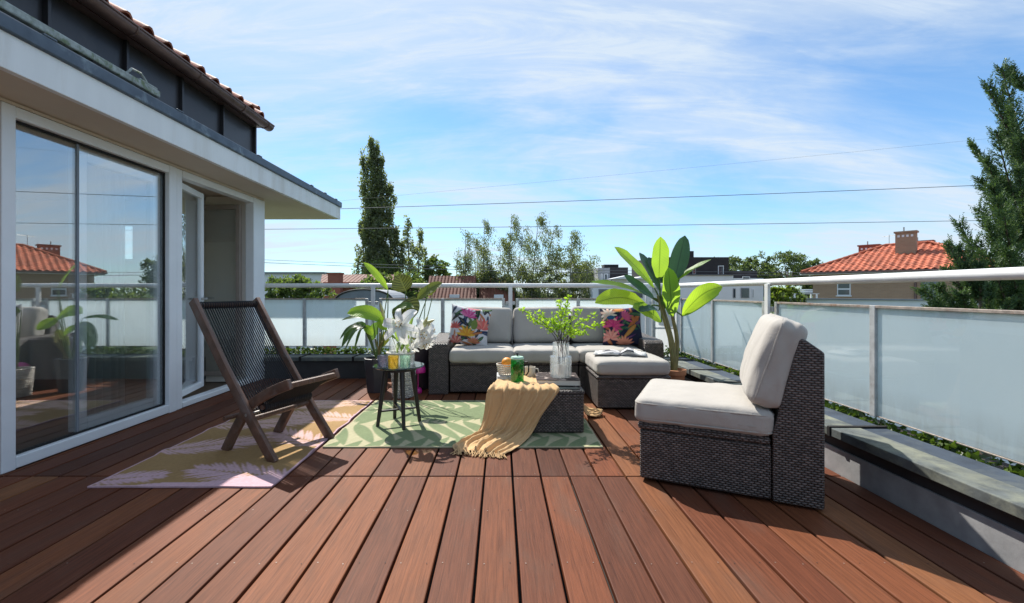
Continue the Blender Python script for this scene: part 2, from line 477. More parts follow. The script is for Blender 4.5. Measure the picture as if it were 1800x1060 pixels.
def schlick(N, L, ior):
    """mirror share of a thin sheet, the same from either face"""
    f0 = ((ior-1)/(ior+1))**2
    ge = N.new('ShaderNodeNewGeometry')
    dt = N.new('ShaderNodeVectorMath'); dt.operation = 'DOT_PRODUCT'
    L.new(ge.outputs['Normal'], dt.inputs[0]); L.new(ge.outputs['Incoming'], dt.inputs[1])
    k = mth(N,L,'SUBTRACT',1.0,mth(N,L,'MINIMUM',mth(N,L,'ABSOLUTE',dt.outputs['Value']),1.0))
    return mth(N,L,'ADD',f0,mth(N,L,'MULTIPLY',mth(N,L,'POWER',k,5.0),1-f0))
def clear_glass(name, tint=(.92,.95,.94), refl=0.0, ior=1.5, rough=0.0, body=0, bcol=(.8,.8,.8)):
    """sheet glass: transparent body with a mirror coat"""
    m, N, L, o = newmat(name)
    tr = N.new('ShaderNodeBsdfTransparent'); tr.inputs['Color'].default_value=rgb(tint)
    g = N.new('ShaderNodeBsdfGlossy'); g.inputs['Roughness'].default_value=rough; g.inputs['Color'].default_value=(.95,.98,1,1)
    f = mth(N,L,'MINIMUM',mth(N,L,'ADD',schlick(N,L,ior),refl),1.0)
    mx = N.new('ShaderNodeMixShader'); L.new(f,mx.inputs[0]); L.new(g.outputs[0],mx.inputs[2])
    if body:                                               # thick, slightly cloudy or coloured glass
        t = N.new('ShaderNodeBsdfTranslucent'); t.inputs['Color'].default_value=rgb(bcol)
        m2 = N.new('ShaderNodeMixShader'); m2.inputs[0].default_value=body
        L.new(tr.outputs[0],m2.inputs[1]); L.new(t.outputs[0],m2.inputs[2]); L.new(m2.outputs[0],mx.inputs[1])
    else: L.new(tr.outputs[0],mx.inputs[1])
    L.new(mx.outputs[0],o.inputs[0]); return m

def frosted_mat():
    m, N, L, o = newmat('frosted_glass')
    tc = N.new('ShaderNodeTexCoord').outputs['Object']
    d = N.new('ShaderNodeBsdfDiffuse'); t = N.new('ShaderNodeBsdfTranslucent'); g = N.new('ShaderNodeBsdfGlossy')
    n = noisetex(N,L,tc,1.6,6,.6); n2 = noisetex(N,L,mapped(N,L,tc,(5,5,1.2)),3,8,.7,.5)
    c = ramp(N,L,n,[(.3,(.84,.91,.96)),(.7,(.91,.96,.99))])
    sz = N.new('ShaderNodeSeparateXYZ'); L.new(tc,sz.inputs[0])
    lowz = N.new('ShaderNodeMapRange'); lowz.inputs['From Min'].default_value=.28; lowz.inputs['From Max'].default_value=.47; lowz.inputs['To Min'].default_value=.85; lowz.inputs['To Max'].default_value=0
    L.new(sz.outputs[2],lowz.inputs['Value'])
    hiz = N.new('ShaderNodeMapRange'); hiz.inputs['From Min'].default_value=.84; hiz.inputs['From Max'].default_value=.91; hiz.inputs['To Max'].default_value=.8
    L.new(sz.outputs[2],hiz.inputs['Value'])
    dirt = mth(N,L,'MULTIPLY',mth(N,L,'ADD',mth(N,L,'MAXIMUM',lowz.outputs[0],hiz.outputs[0]),.05),mth(N,L,'POWER',n2,1.3))
    mxd = N.new('ShaderNodeMixRGB'); L.new(dirt,mxd.inputs[0]); L.new(c,mxd.inputs[1]); mxd.inputs[2].default_value=(.40,.36,.30,1); c = mxd.outputs[0]
    L.new(c,d.inputs['Color']); L.new(c,t.inputs['Color']); g.inputs['Roughness'].default_value=.12
    mx = N.new('ShaderNodeMixShader'); mx.inputs[0].default_value=.55; L.new(d.outputs[0],mx.inputs[1]); L.new(t.outputs[0],mx.inputs[2])
    m2 = N.new('ShaderNodeMixShader'); L.new(schlick(N,L,1.5),m2.inputs[0]); L.new(mx.outputs[0],m2.inputs[1]); L.new(g.outputs[0],m2.inputs[2])
    L.new(m2.outputs[0],o.inputs[0]); return m

def rooftile_mat(name, c0, c1, cols=3.4, rows=2.6):
    """far tile roofs: bands of tiles too small to tell apart"""
    m, N, L, o = newmat(name)
    b = N.new('ShaderNodeBsdfPrincipled'); L.new(b.outputs[0], o.inputs[0])
    tc = N.new('ShaderNodeTexCoord').outputs['Object']; s = N.new('ShaderNodeSeparateXYZ'); L.new(tc,s.inputs[0])
    wx = mth(N,L,'ABSOLUTE',mth(N,L,'SINE',mth(N,L,'MULTIPLY',s.outputs[0],math.pi*cols)))
    wz = mth(N,L,'FRACT',mth(N,L,'MULTIPLY',s.outputs[2],rows*2))
    n = noisetex(N,L,tc,1.5,5,.65)
    c = ramp(N,L,n,[(.3,c0),(.7,c1)])
    L.new(c,b.inputs['Base Color']); b.inputs['Roughness'].default_value=.75
    bp = N.new('ShaderNodeBump'); bp.inputs['Strength'].default_value=1; bp.inputs['Distance'].default_value=.06
    L.new(mth(N,L,'ADD',wx,wz),bp.inputs['Height']); L.new(bp.outputs[0],b.inputs['Normal'])
    return m

def brick_mat(name, c1, c2, mortar, scale=1.0):
    m, N, L, o = newmat(name)
    b = N.new('ShaderNodeBsdfPrincipled'); L.new(b.outputs[0], o.inputs[0])
    tc = N.new('ShaderNodeTexCoord').outputs['Object']; s = N.new('ShaderNodeSeparateXYZ'); L.new(tc,s.inputs[0])
    cb = N.new('ShaderNodeCombineXYZ'); L.new(mth(N,L,'ADD',s.outputs[0],s.outputs[1]),cb.inputs[0]); L.new(s.outputs[2],cb.inputs[1])
    br = N.new('ShaderNodeTexBrick'); br.inputs['Scale'].default_value=scale
    br.inputs['Color1'].default_value=rgb(c1); br.inputs['Color2'].default_value=rgb(c2); br.inputs['Mortar'].default_value=rgb(mortar)
    br.inputs['Brick Width'].default_value=.25; br.inputs['Row Height'].default_value=.08; br.inputs['Mortar Size'].default_value=.008
    L.new(cb.outputs[0],br.inputs['Vector']); L.new(br.outputs['Color'],b.inputs['Base Color']); b.inputs['Roughness'].default_value=.85
    return m

MT = dict(
 deck=deck_mat(),
 wicker=wicker_mat('wicker'), wicker_light=wicker_mat('pale_wicker',(.36,.29,.25),.022,.011), wicker_basket=wicker_mat('white_wicker',(.60,.57,.52),.012,.009),
 linen=fabric_mat('ivory_linen',(.42,.392,.355)), piping=fabric_mat('piping',(.40,.37,.33)),
 white=M('white_pvc',(.76,.78,.80),.35,var=.05,vs=3), whitepaint=M('white_paint',(.74,.74,.73),.45,var=.08,vs=8,stain=(.35,.26,.18),stain_lo=.64,stain_hi=.8),
 render=M('beige_render',(.56,.48,.40),.9,var=.08,vs=3,bump=.5,bs=120), plaster=M('pale_plaster',(.66,.63,.58),.9,var=.05,vs=2,bump=.2,bs=100),
 soffit=M('soffit_paint',(.62,.54,.45),.85,var=.05,vs=2), fascia=M('fascia_paint',(.80,.82,.83),.7,var=.05,vs=2,stain=(.62,.60,.56),stain_lo=.5,stain_hi=.8,stretch=(3,3,.5)),
 leadgrey=M('grey_flashing',(.085,.105,.13),.45,.55,var=.3,vs=8,stain=(.22,.26,.28)), clad=M('dark_cladding',(.040,.036,.040),.38,.35,var=.28,vs=2.2,stain=(.07,.06,.06),objvar=.25,coat=.1),
 brownmetal=M('brown_metal',(.15,.095,.085),.4,.4,var=.25,vs=9), lichen=M('lichened_metal',(.33,.36,.35),.8,.1,var=.35,vs=25,bump=.6,bs=60,stain=(.16,.20,.11),stain_lo=.5,stain_hi=.62),
 tile=M('clay_tile',(.34,.125,.075),.75,var=.35,vs=9,bump=.5,bs=50,stain=(.18,.11,.085),objvar=.5), tilefar=M('orange_clay_tile',(.43,.115,.055),.75,var=.3,vs=4,objvar=.6,stain=(.22,.085,.06),stain_lo=.55,stain_hi=.75),
 darkgap=M('dark_gap',(.012,.011,.011),.9), slab=M('slab',(.03,.028,.026),.9),
 zinc=M('weathered_zinc',(.105,.118,.118),.75,.1,var=.45,vs=9,spec=.3,bump=.4,bs=40,stain=(.215,.225,.175),stain_lo=.44,stain_hi=.66,stretch=(1,1,1)),
 slate=M('slate_blue_sheet',(.050,.066,.092),.8,0,var=.3,vs=6,spec=.2,stain=(.085,.10,.11)), skirt=M('grey_skirting',(.33,.33,.335),.6,.1,var=.2,vs=9,bump=.3,bs=30,stain=(.42,.42,.42),stain_lo=.62,stain_hi=.75),
 darkwall=M('bitumen_shade_wall',(.035,.034,.036),.7,var=.3,vs=5), frosted=frosted_mat(),
 railpost=M('grey_post',(.46,.47,.47),.45,.3,var=.2,vs=20,stain=(.24,.15,.10),stain_lo=.58,stain_hi=.75), rust=M('rusty_frame',(.33,.28,.24),.6,.3,var=.35,vs=30,stain=(.22,.11,.06)),
 bigglass=clear_glass('window_glass',(.96,.98,.98),.25,1.5), glass=clear_glass('thin_glass',(.93,.96,.95),.03,1.45), vglass=clear_glass('vase_glass',(.97,.98,.98),.04,1.45,0,.16,(.9,.92,.92)),
 amber=clear_glass('amber_glass',(.95,.84,.45),.04,1.45,0,.08,(.85,.66,.2)), smoke=clear_glass('smoke_glass',(.62,.64,.72),.05,1.45,0,.10,(.34,.36,.44)), aqua=clear_glass('aqua_glass',(.82,.94,.88),.05,1.45,0,.12,(.6,.8,.7)), greenglass=clear_glass('green_glass',(.35,.72,.42),.04,1.45,0,.2,(.14,.55,.22)),
 teak=M('weathered_dark_wood',(.125,.066,.043),.5,var=.4,vs=14,bump=.4,bs=60,stain=(.17,.14,.13),stain_lo=.52,stain_hi=.72,stretch=(1,6,1)), cord=M('black_cord',(.016,.015,.017),.8,var=.3,vs=60,bump=.6,bs=300),
 black=M('black_paint',(.014,.013,.014),.4,var=.2), blackglass=M('dark_glass_top',(.012,.022,.022),.06,var=.1,spec=.8), knob=M('black_plastic',(.01,.01,.01),.35),
 plum=M('plum_planter',(.045,.034,.045),.5,var=.15), potdark=M('anthracite_planter',(.035,.034,.042),.5,var=.15), terracotta=M('terracotta',(.46,.20,.10),.85,var=.25,vs=14,bump=.2,stain=(.55,.40,.30)),
 soil=M('soil',(.035,.024,.017),.95,var=.4,vs=60,bump=1,bs=120), pink=M('pink_enamel',(.62,.028,.27),.3,var=.05),
 petal=None, orange=M('orange_peel',(.80,.30,.02),.45,var=.1,vs=30,bump=.4,bs=260), lime=M('lime',(.35,.42,.05),.45), lidgreen=M('pale_green_lid',(.42,.62,.48),.35,var=.05),
 cream=M('cream_ceramic',(.68,.62,.52),.5,var=.05), paper=M('page_paper',(.76,.73,.68),.8,var=.06,vs=40), cover=M('dark_cover',(.045,.032,.030),.85,var=.7,vs=30,spec=.2,stain=(.34,.28,.25),stain_lo=.57,stain_hi=.60), pagegrey=M('printed_page',(.52,.52,.54),.5,var=.2,vs=12,stain=(.03,.035,.05),stain_lo=.5,stain_hi=.54),
 throw=fabric_mat('tan_throw',(.57,.365,.175)), stone=M('grey_book',(.42,.43,.44),.6),
 bark=M('bark',(.10,.075,.055),.9,var=.4,vs=10,bump=.8,bs=30), birchbark=M('birch_bark',(.32,.29,.26),.85,var=.5,vs=8), pseudostem=M('banana_stem',(.20,.17,.06),.6,var=.4,vs=14,stretch=(6,6,1),stain=(.12,.17,.04)),
 stem=M('green_stem',(.10,.16,.04),.5), twig=M('dark_twig',(.05,.035,.03),.7),
 steel=M('steel',(.42,.40,.38),.4,.8), screw=M('screw_head',(.26,.20,.17),.5,.3), screwdark=M('screw_hole',(.02,.014,.012),.8), cable=M('cable',(.12,.13,.15),.6),
 floor_in=M('indoor_floor',(.16,.11,.075),.4,var=.2,vs=4), innerframe=M('inner_frame',(.30,.25,.215),.5,var=.08), wall_in=M('indoor_wall',(.78,.73,.66),.9,var=.03),
 brickbeige=brick_mat('beige_brick',(.36,.235,.15),(.31,.20,.13),(.33,.25,.18)), brickred=brick_mat('red_brick',(.30,.085,.05),(.25,.07,.045),(.24,.13,.10)), brickorange=brick_mat('orange_brick',(.46,.16,.09),(.40,.13,.075),(.38,.20,.14)),
 rooffar=rooftile_mat('far_roof_tiles',(.13,.045,.027),(.20,.065,.038)), whitewall=M('white_render',(.72,.74,.76),.85,var=.04,vs=1), blackclad=M('black_brick_cladding',(.030,.026,.028),.8,var=.3,vs=3), greywall=M('grey_wall',(.30,.31,.33),.8,var=.08,vs=1),
 winglass=M('dark_window',(.03,.045,.06),.08,var=.2,spec=.8), greyroof=M('grey_roof',(.20,.22,.25),.6,.2,var=.15,vs=2),
 grass=M('lawn',(.06,.09,.03),.95,var=.4,vs=.25,stain=(.10,.09,.05)), asphalt=M('asphalt',(.05,.05,.052),.9,var=.2,vs=2),
 poplar=foliage_mat('poplar_leaves',(.095,.115,.075),(.27,.30,.20)), birch=foliage_mat('birch_leaves',(.075,.095,.058),(.215,.24,.165)), broad=foliage_mat('broadleaf',(.05,.08,.03),(.16,.21,.09)), farleaf=foliage_mat('far_foliage',(.05,.075,.045),(.14,.175,.10)),
 yellowgreen=foliage_mat('yellow_green_leaves',(.07,.11,.02),(.20,.25,.05)), conifer=foliage_mat('conifer_sprays',(.035,.070,.040),(.13,.20,.09),.2,.6,1.5), conetip=foliage_mat('conifer_light',(.05,.09,.03),(.15,.20,.08),.2),
 ivy=foliage_mat('ivy_leaves',(.020,.040,.010),(.12,.18,.035),.3,.45,3), spring=foliage_mat('spring_leaves',(.22,.36,.03),(.42,.58,.08),.45,.5,6),
 banana=blade_mat('banana_leaf',(.075,.19,.035),(.42,.66,.05),(.07,.12,.02),trans=.58), bananadark=blade_mat('banana_leaf_dark',(.022,.075,.045),(.08,.20,.05),(.02,.05,.03),trans=.25), bananalime=blade_mat('banana_leaf_lime',(.18,.33,.03),(.60,.85,.05),(.10,.16,.02),trans=.62),
 limeleaf=blade_mat('lime_leaf',(.19,.36,.03),(.55,.80,.06),(.30,.48,.07),14), darkleaf=blade_mat('alocasia_leaf',(.018,.032,.012),(.12,.14,.02),(.42,.42,.10),7,trans=.25,veinmix=.8), oliveleaf=blade_mat('olive_leaf',(.10,.13,.03),(.30,.34,.05),(.08,.09,.03),10), monstera=blade_mat('monstera_leaf',(.035,.085,.035),(.2,.36,.06),(.13,.2,.07),7),
 lilyleaf=blade_mat('lily_leaf',(.07,.16,.04),(.35,.5,.08),(.1,.2,.05),2,veinmix=.1), bud=M('lily_bud',(.50,.50,.22),.5,var=.25,vs=30,stain=(.5,.2,.12)), stamen=M('stamen',(.55,.33,.04),.6),
)
MT['petal'] = blade_mat('lily_petal',(.80,.80,.79),(.85,.85,.82),(.74,.76,.70),3,trans=.35,rough=.5,veinmix=.15)
MT['greenrug'] = print_mat('green_leaf_rug', 70)
MT['pinkrug'] = print_mat('pink_palm_rug', 55)
MT['floral'] = print_mat('floral_print')
# ------------------------------------------------------------------ ground
g = MB(); g.add([(-1500,-300,-6.6),(1500,-300,-6.6),(1500,2500,-6.6),(-1500,2500,-6.6)], [(0,1,2,3)])
tag(g.build('ground', MT['grass']), kind='structure')
g = MB(); g.add([(-70,13,-6.592),(80,13,-6.592),(80,17.5,-6.592),(-70,17.5,-6.592)], [(0,1,2,3)])
tag(g.build('road', MT['asphalt']), kind='structure')

# ------------------------------------------------------------------ terrace deck, board by board
XF = -2.73; XR = 1.86; YB = 5.20; PITCH = .1535; G0 = .0649; SEAM = 2.44
slab = MB().box((-3.6,-4,-.40),(2.0,5.5,-.045)); tag(slab.build('terrace_slab', MT['slab']), kind='structure')
deck = tag(thing('deck', None, None, (0,0,0)), kind='structure')
bw = PITCH - .0105
near = MB().box((-bw/2,-1.62,-.026),(bw/2,1.62,0)).build('deck_board', MT['deck'], deck, bevel=.004, seg=2)
far_l = (YB-.012-SEAM-.004)
far = MB().box((-bw/2,-far_l/2,-.026),(bw/2,far_l/2,0)).build('deck_board', MT['deck'], deck, bevel=.004, seg=2)
first = [True, True]
for k in range(-18, 12):
    x = G0 + (k+.5)*PITCH
    hx = bw
    if x + bw/2 > XR-.004: hx = 2*(XR-.006-(x-bw/2)); x = x-bw/2+hx/2; hx = hx/1
    sc = (hx/bw if hx != bw else 1, 1, 1)
    if sc[0] != 1: sc = ((XR-.006-(G0+k*PITCH+.00525))/bw,1,1); x = G0+k*PITCH+.00525+sc[0]*bw/2
    for i, (src, y) in enumerate(((near, SEAM-.004-1.62), (far, SEAM+.004+far_l/2))):
        dz = rnd.uniform(-.0012,.0012); dx = rnd.uniform(-.0012,.0012)
        if first[i]:
            first[i] = False; src.location = (x+dx,y,dz)
        else: inst(src, 'deck_board', deck, (x+dx,y,dz), (0,0,rnd.uniform(-.0005,.0005)), sc)
s = MB().box((XF,-.8,-.026),(G0-18*PITCH-.006,2.436,-.001)); s.build('edge_strip', MT['deck'], deck)
s = MB().box((XF,2.444,-.026),(G0-18*PITCH-.006,YB-.012,-.001)); s.build('edge_strip', MT['deck'], deck)
sm = MB(); sd_ = MB()
rows = [1.26,1.655,2.055,2.405,2.475,2.87,3.27,3.67,4.07,4.47,4.87]
for k in range(-18, 12):
    for y in rows:
        for e in (.028, PITCH-.030):
            x = G0+k*PITCH+e
            if x < XF+.02 or x > XR-.02: continue
            yy = y + rnd.uniform(-.006,.006); n = 6
            (sm if rnd.random()<.55 else sd_).add([(x+.0026*math.cos(2*math.pi*a/n), yy+.0026*math.sin(2*math.pi*a/n), .0016) for a in range(n)], [tuple(range(n))])
tag(sm.build('deck_screws', MT['screw'], deck), kind='stuff'); tag(sd_.build('dark_screws', MT['screwdark'], deck), kind='stuff')

# ------------------------------------------------------------------ parapets with their coping
def lump(a, b, name, mat, par, bev=.006): return MB().box(a,b).build(name, mat, par, bevel=bev, world=True)
bp_ = thing('parapet_wall', 'low dark parapet with grey coping across the far end of the deck', 'parapet', (0,5.2,0), group='parapets round the terrace')
lump((-3.6,5.20,-.3),(2.2,5.42,.200),'wall',MT['darkwall'],bp_,0)
jx = [-3.55,-2.92,-2.30,-1.69,-1.08,-.47,.14,.75,1.36,1.81]
for a, b in zip(jx[:-1], jx[1:]):
    lump((a+.004,5.165,.203),(b-.012,5.34,.247),'coping',MT['zinc'],bp_,.004)
    lump((a+.004,5.342,.200),(b-.012,5.47,.243),'coping_backing',MT['slate'],bp_,.004)
    lump((b-.020,5.160,.2005),(b+.002,5.472,.254),'coping_joint',MT['darkgap'],bp_,.003)
rp = thing('parapet_wall', 'low parapet along the right side with lichened grey coping', 'parapet', (1.86,2.5,0), group='parapets round the terrace')
lump((1.875,-.8,-.3),(2.10,5.195,.200),'wall',MT['darkwall'],rp,0)  # near-black colour also paints in the coping's shadow band above the skirting
lump((1.860,-.8,-.03),(1.873,5.19,.135),'skirting',MT['skirt'],rp,.002)
jy = [5.16,4.96,4.335,3.73,3.11,2.50,1.30,.1,-.8]
for a, b in zip(jy[1:], jy[:-1]):
    lump((1.82,a+.004,.203),(1.985,b-.012,.250),'coping',MT['zinc'],rp,.004)
    lump((1.987,a+.004,.200),(2.13,b-.012,.246),'coping_backing',MT['slate'],rp,.004)
    lump((1.815,b-.022,.2005),(2.132,b+.002,.257),'coping_joint',MT['darkgap'],rp,.003)

# ------------------------------------------------------------------ balustrades
def balustrade(th, P, Q, posts, mullions, zt, zb, ends):
    """P->Q line; posts/mullions as distances along it"""
    P, Q = Vector(P), Vector(Q); d = (Q-P).normalized(); nrm = Vector((-d.y, d.x, 0))
    def ob(a, b, w, z0, z1, name, mat, off=0, bev=.002):
        mb = MB(); c = [P+d*a+nrm*(off-w/2), P+d*b+nrm*(off-w/2), P+d*b+nrm*(off+w/2), P+d*a+nrm*(off+w/2)]
        mb.add([(p.x,p.y,z0) for p in c]+[(p.x,p.y,z1) for p in c], [(0,3,2,1),(4,5,6,7),(0,1,5,4),(1,2,6,5),(2,3,7,6),(3,0,4,7)])
        return mb.build(name, mat, th, bevel=bev, world=True)
    L_ = (Q-P).length
    r = MB().tube([tuple(P+d*t)+() for t in (0,)]+[tuple(P+d*(L_*i/12)) for i in range(1,13)], .027, 14)
    for i, v in enumerate(r.v): r.v[i] = (v[0], v[1], v[2]+1.078)
    r.build('handrail', MT['whitepaint'], th, smooth=True, world=True)
    for p in posts:
        ob(p-.024,p+.024,.022,-.1,1.062,'post',MT['whitepaint'],-.030)
        for e in (-.062,.062):
            ob(p+min(e,0)*.97,p+max(e,0)*.97,.014,zt-.075,zt-.035,'bracket',MT['railpost'],-.016)
    edges = sorted([(p-.085,p+.085) for p in posts]+[(m_,m_) for m_ in mullions])
    for m_ in mullions: ob(m_-.019,m_+.019,.034,zb-.01,zt+.003,'mullion',MT['railpost'])
    for p in posts:
        for e in (-.085,.085):
            if 0 < p+e < L_: ob(p+e-.016,p+e+.016,.034,zb-.01,zt+.003,'mullion',MT['railpost'])
    a = ends[0]
    for lo, hi in edges+[(ends[1],ends[1])]:
        if lo-a > .12:
            gp = ob(a+.012,lo-.012,.010,zb,zt-.012,'glass_panel',MT['glass'],0,0)
            c0_, c1_ = P+d*(a+.013), P+d*(lo-.013); fm = MB()
            fm.add([(c0_.x,c0_.y,zb+.001),(c1_.x,c1_.y,zb+.001),(c1_.x,c1_.y,zt-.013),(c0_.x,c0_.y,zt-.013)],[(0,1,2,3)])
            fm.build('frosted_film',MT['frosted'],gp,world=True)
            ob(a+.010,lo-.010,.030,zt-.012,zt+.004,'top_bar',MT['rust'])
            ob(a+.010,lo-.010,.016,zb-.008,zb-.001,'bottom_bar',MT['rust'])
        a = hi
YBAL, XBAL = 5.55, 2.19
bb = thing('balustrade', 'white tube railing with frosted panels behind the sofa at the far end', 'balustrade', (0,YBAL,0), group='balustrades round the terrace')
o0 = 3.5
balustrade(bb, (-o0,YBAL,0), (XBAL-.01,YBAL,0), [-1.567+o0,.12+o0,1.80+o0], [-3.26+o0,-2.42+o0,-.717+o0,.955+o0], .917, .335, (0, 1.74+o0))
lump((1.9,YBAL-.012,.54),(XBAL-.03,YBAL+.012,.565),'cross_bar',MT['whitepaint'],bb,.002)
lump((1.885,YBAL-.012,.25),(1.91,YBAL+.012,.917),'cross_bar',MT['whitepaint'],bb,.002)
rb = thing('balustrade', 'white tube railing with frosted panels along the right side of the deck', 'balustrade', (XBAL,2.5,0), group='balustrades round the terrace')
balustrade(rb, (XBAL,YBAL,0), (XBAL,-1.2,0), [.035,YBAL-3.64,YBAL-1.62], [YBAL-4.63,YBAL-2.63,YBAL-.6], .917, .282, (.05, 6.7))

# ivy in the trough outside the parapets
mb = MB()
for i in range(9000):
    if rnd.random() < .5:
        p = Vector((rnd.uniform(-3.4,2.3), 5.49+abs(rnd.gauss(0,.12)), 0)); lim = .285
    else:
        p = Vector((2.155+abs(rnd.gauss(0,.09)), rnd.uniform(.4,5.6), 0)); lim = .238
    p.z = lim - abs(rnd.gauss(0,.06)) + .05*noise.noise(p*3)
    mb.card(p, (rv()+Vector((-.3,-.3,.2))).normalized(), rv(), rnd.uniform(.022,.045), rnd.uniform(.010,.02))
tag(mb.build('ivy', MT['ivy']), 'green ivy growing in the gutter strip under the balustrade panels', 'ivy', kind='stuff')
tr = MB().box((-3.6,5.48,-.3),(2.6,6.0,.12)); tr.box((2.135,-.8,-.3),(2.6,5.475,.12))
tag(tr.build('planting_trough', MT['soil']), kind='structure')

# ------------------------------------------------------------------ the house on the left
H = thing('house', 'pale house with white patio doors, dark metal clad upper wall and clay tiled eave', 'house', (XF,2.5,0))
B = lambda a,b,n,m,bev=.0: MB().box(a,b).build(n,m,H,bevel=bev,world=True)
DY0, DY1, DZ = 2.455, 5.197, 2.045
B((XF-.25,-4,-.4),(XF,DY0-.003,2.066),'wall',MT['render'])
B((XF-.25,DY0,DZ+.003),(XF-.004,5.2,2.066),'lintel',MT['soffit'])
B((-8.5,5.202,-.4),(-4.51,5.40,2.066),'wall',MT['plaster'])
B((-4.51,5.202,-.4),(-3.55,5.40,1.36),'wall',MT['plaster']); B((-4.51,5.202,1.80),(-3.55,5.40,2.066),'wall',MT['plaster'])
B((-4.26,5.202,1.36),(-4.07,5.40,1.80),'wall',MT['plaster']); B((-3.85,5.202,1.36),(-3.55,5.40,1.80),'wall',MT['plaster'])
B((-3.55,5.202,-.4),(XF-.26,5.40,2.066),'wall',MT['plaster'])
B((-8.8,-4,-.4),(-8.5,5.4,.35),'wall',MT['wall_in']); B((-8.8,-4,1.98),(-8.5,5.4,2.066),'wall',MT['wall_in']); B((-8.8,2.2,.352),(-8.5,2.5,1.978),'wall',MT['wall_in']); B((-8.5,.3,-.4),(XF-.26,.45,2.066),'wall',MT['wall_in'])  # unseen back wall; wide opening added at mid height to brighten the room
B((-8.5,.45,-.05),(XF-.16,5.20,-.012),'indoor_floor',MT['floor_in'])
B((-9,-4,2.070),(-2.37,6.62,2.110),'soffit',MT['soffit'])
# canopy slab: fascia board and flashing
B((-2.408,-4,2.068),(-2.368,6.640,2.250),'fascia',MT['fascia'],.003)
B((-6,6.600,2.068),(-2.412,6.640,2.250),'fascia',MT['fascia'],.003)
B((-9,-4,2.112),(-2.412,6.596,2.247),'roof_slab',MT['darkgap'])
B((-9,-4,2.252),(-2.405,6.66,2.275),'roof_sheet',MT['leadgrey'])
B((-2.403,-4,2.243),(-2.350,6.665,2.325),'flashing',MT['leadgrey'],.010)
for y in (6.45,6.05,5.62,4.4,3.3,2.35):
    MB().box((-2.408,y-.035,2.322),(-2.350,y+.035,2.335)).build('flashing_lap',MT['leadgrey'],H,bevel=.004,world=True)
# weathered rail lying on the roof edge
ar = MB().box((-2.535,-3,2.405),(-2.465,3.26,2.452)).build('roof_rail',MT['lichen'],H,bevel=.008,world=True)
MB().box((-2.55,3.08,2.450),(-2.47,3.24,2.468)).build('rail_bracket',MT['lichen'],ar,bevel=.006,world=True)
br = MB().tube([(-2.48,2.98,2.452),(-2.48,3.02,2.50),(-2.48,3.10,2.505),(-2.48,3.15,2.468)],.008,6).build('rail_bracket',MT['lichen'],ar,world=True)
for y in (-2,-1,0,1.1,2.0,2.75): MB().box((-2.53,y-.03,2.276),(-2.47,y+.03,2.404)).build('rail_foot',MT['darkgap'],ar,world=True)
# upper wall: standing seam panels
ys = [-2.525+.595*i for i in range(14)]
ys = [y for y in ys if y < 5.0] + [5.22]
for a, b in zip(ys[:-1], ys[1:]):
    MB().box((-2.95,a+.012,2.276),(-2.870+rnd.uniform(-.003,.002),b-.012,2.915)).build('cladding_panel',MT['clad'],H,bevel=.004,world=True)
    MB().box((-2.945,b-.0115,2.277),(-2.838,b+.0115,2.914)).build('standing_seam',MT['clad'],H,bevel=.003,world=True)
B((-9,-4,2.276),(-2.955,5.20,2.90),'upper_wall',MT['clad'])
B((-9,-4,2.918),(-2.80,5.26,2.945),'eave_board',MT['brownmetal'])
# rain gutter, a half round on brackets
prof = [(math.cos(a)*.058, math.sin(a)*.058) for a in [math.pi+math.pi*i/10 for i in range(11)]]
gm = MB(); n = len(prof)
gm.add([(-2.735+x,-4,2.955+z) for x,z in prof]+[(-2.735+x,5.31,2.955+z) for x,z in prof], [(i,i+1,n+i+1,n+i) for i in range(n-1)]+[tuple(n+i for i in range(n))])
gt = gm.build('rain_gutter',MT['brownmetal'],H,smooth=True,world=True,solid=.006)
MB().tube([(-2.675,-4,2.957),(-2.675,5.31,2.957)],.009,8).build('gutter_bead',MT['brownmetal'],gt,world=True)
for y in (1.2,1.9,2.6,3.32,4.02,4.72,5.2): 
    MB().tube([(-2.735+1.06*x,y,2.955+1.06*z) for x,z in prof],.008,6).build('gutter_bracket',MT['brownmetal'],gt,world=True)
# roof plane and clay tiles along the eave
rs = MB(); rs.add([(-2.80,-4,2.985),(-2.80,5.28,2.985),(-6.5,5.28,5.0),(-6.5,-4,5.0)],[(0,1,2,3)])
rs.add([(-2.80,5.28,2.985),(-2.80,5.28,2.93),(-6.5,5.28,2.93),(-6.5,5.28,5.0)],[(0,1,2,3)])
rs.build('roof',MT['tile'],H,world=True,solid=.03)
def tile_mesh(wd, ln, th):
    mb = MB(); pr = []
    for i in range(9):
        t = i/8; x = (t-.5)*wd
        z = th*(math.sin(math.pi*min(1,t/.62)) if t < .62 else -.35*math.sin(math.pi*(t-.62)/.38))
        pr.append((x, z))
    k = len(pr)
    vs = [(x,0,z+.018) for x,z in pr]+[(x,ln,z) for x,z in pr]+[(x,0,z+.018-.016) for x,z in pr]
    fs = [(i,i+1,k+i+1,k+i) for i in range(k-1)]+[(2*k+i,2*k+i+1,i+1,i) for i in range(k-1)]
    mb.add(vs,fs); return mb
t0 = tile_mesh(.215,.36,.045).build('roof_tile',MT['tile'],H,smooth=True)
pitch = math.atan2(2.015,3.7); first_t = True
for r_ in range(3):
    for i in range(38):
        y = 5.20-.207*i
        s_ = r_*.32
        loc = Vector((-2.755-math.cos(pitch)*s_, y, 3.005+math.sin(pitch)*s_+rnd.uniform(-.006,.008))) - H.location
        rot = (pitch+rnd.uniform(-.02,.02), 0, R(90)+rnd.uniform(-.02,.02))
        if first_t: t0.location = loc; t0.rotation_euler = rot; first_t = False
        elif y > -1.5: inst(t0,'roof_tile',H,loc,rot)
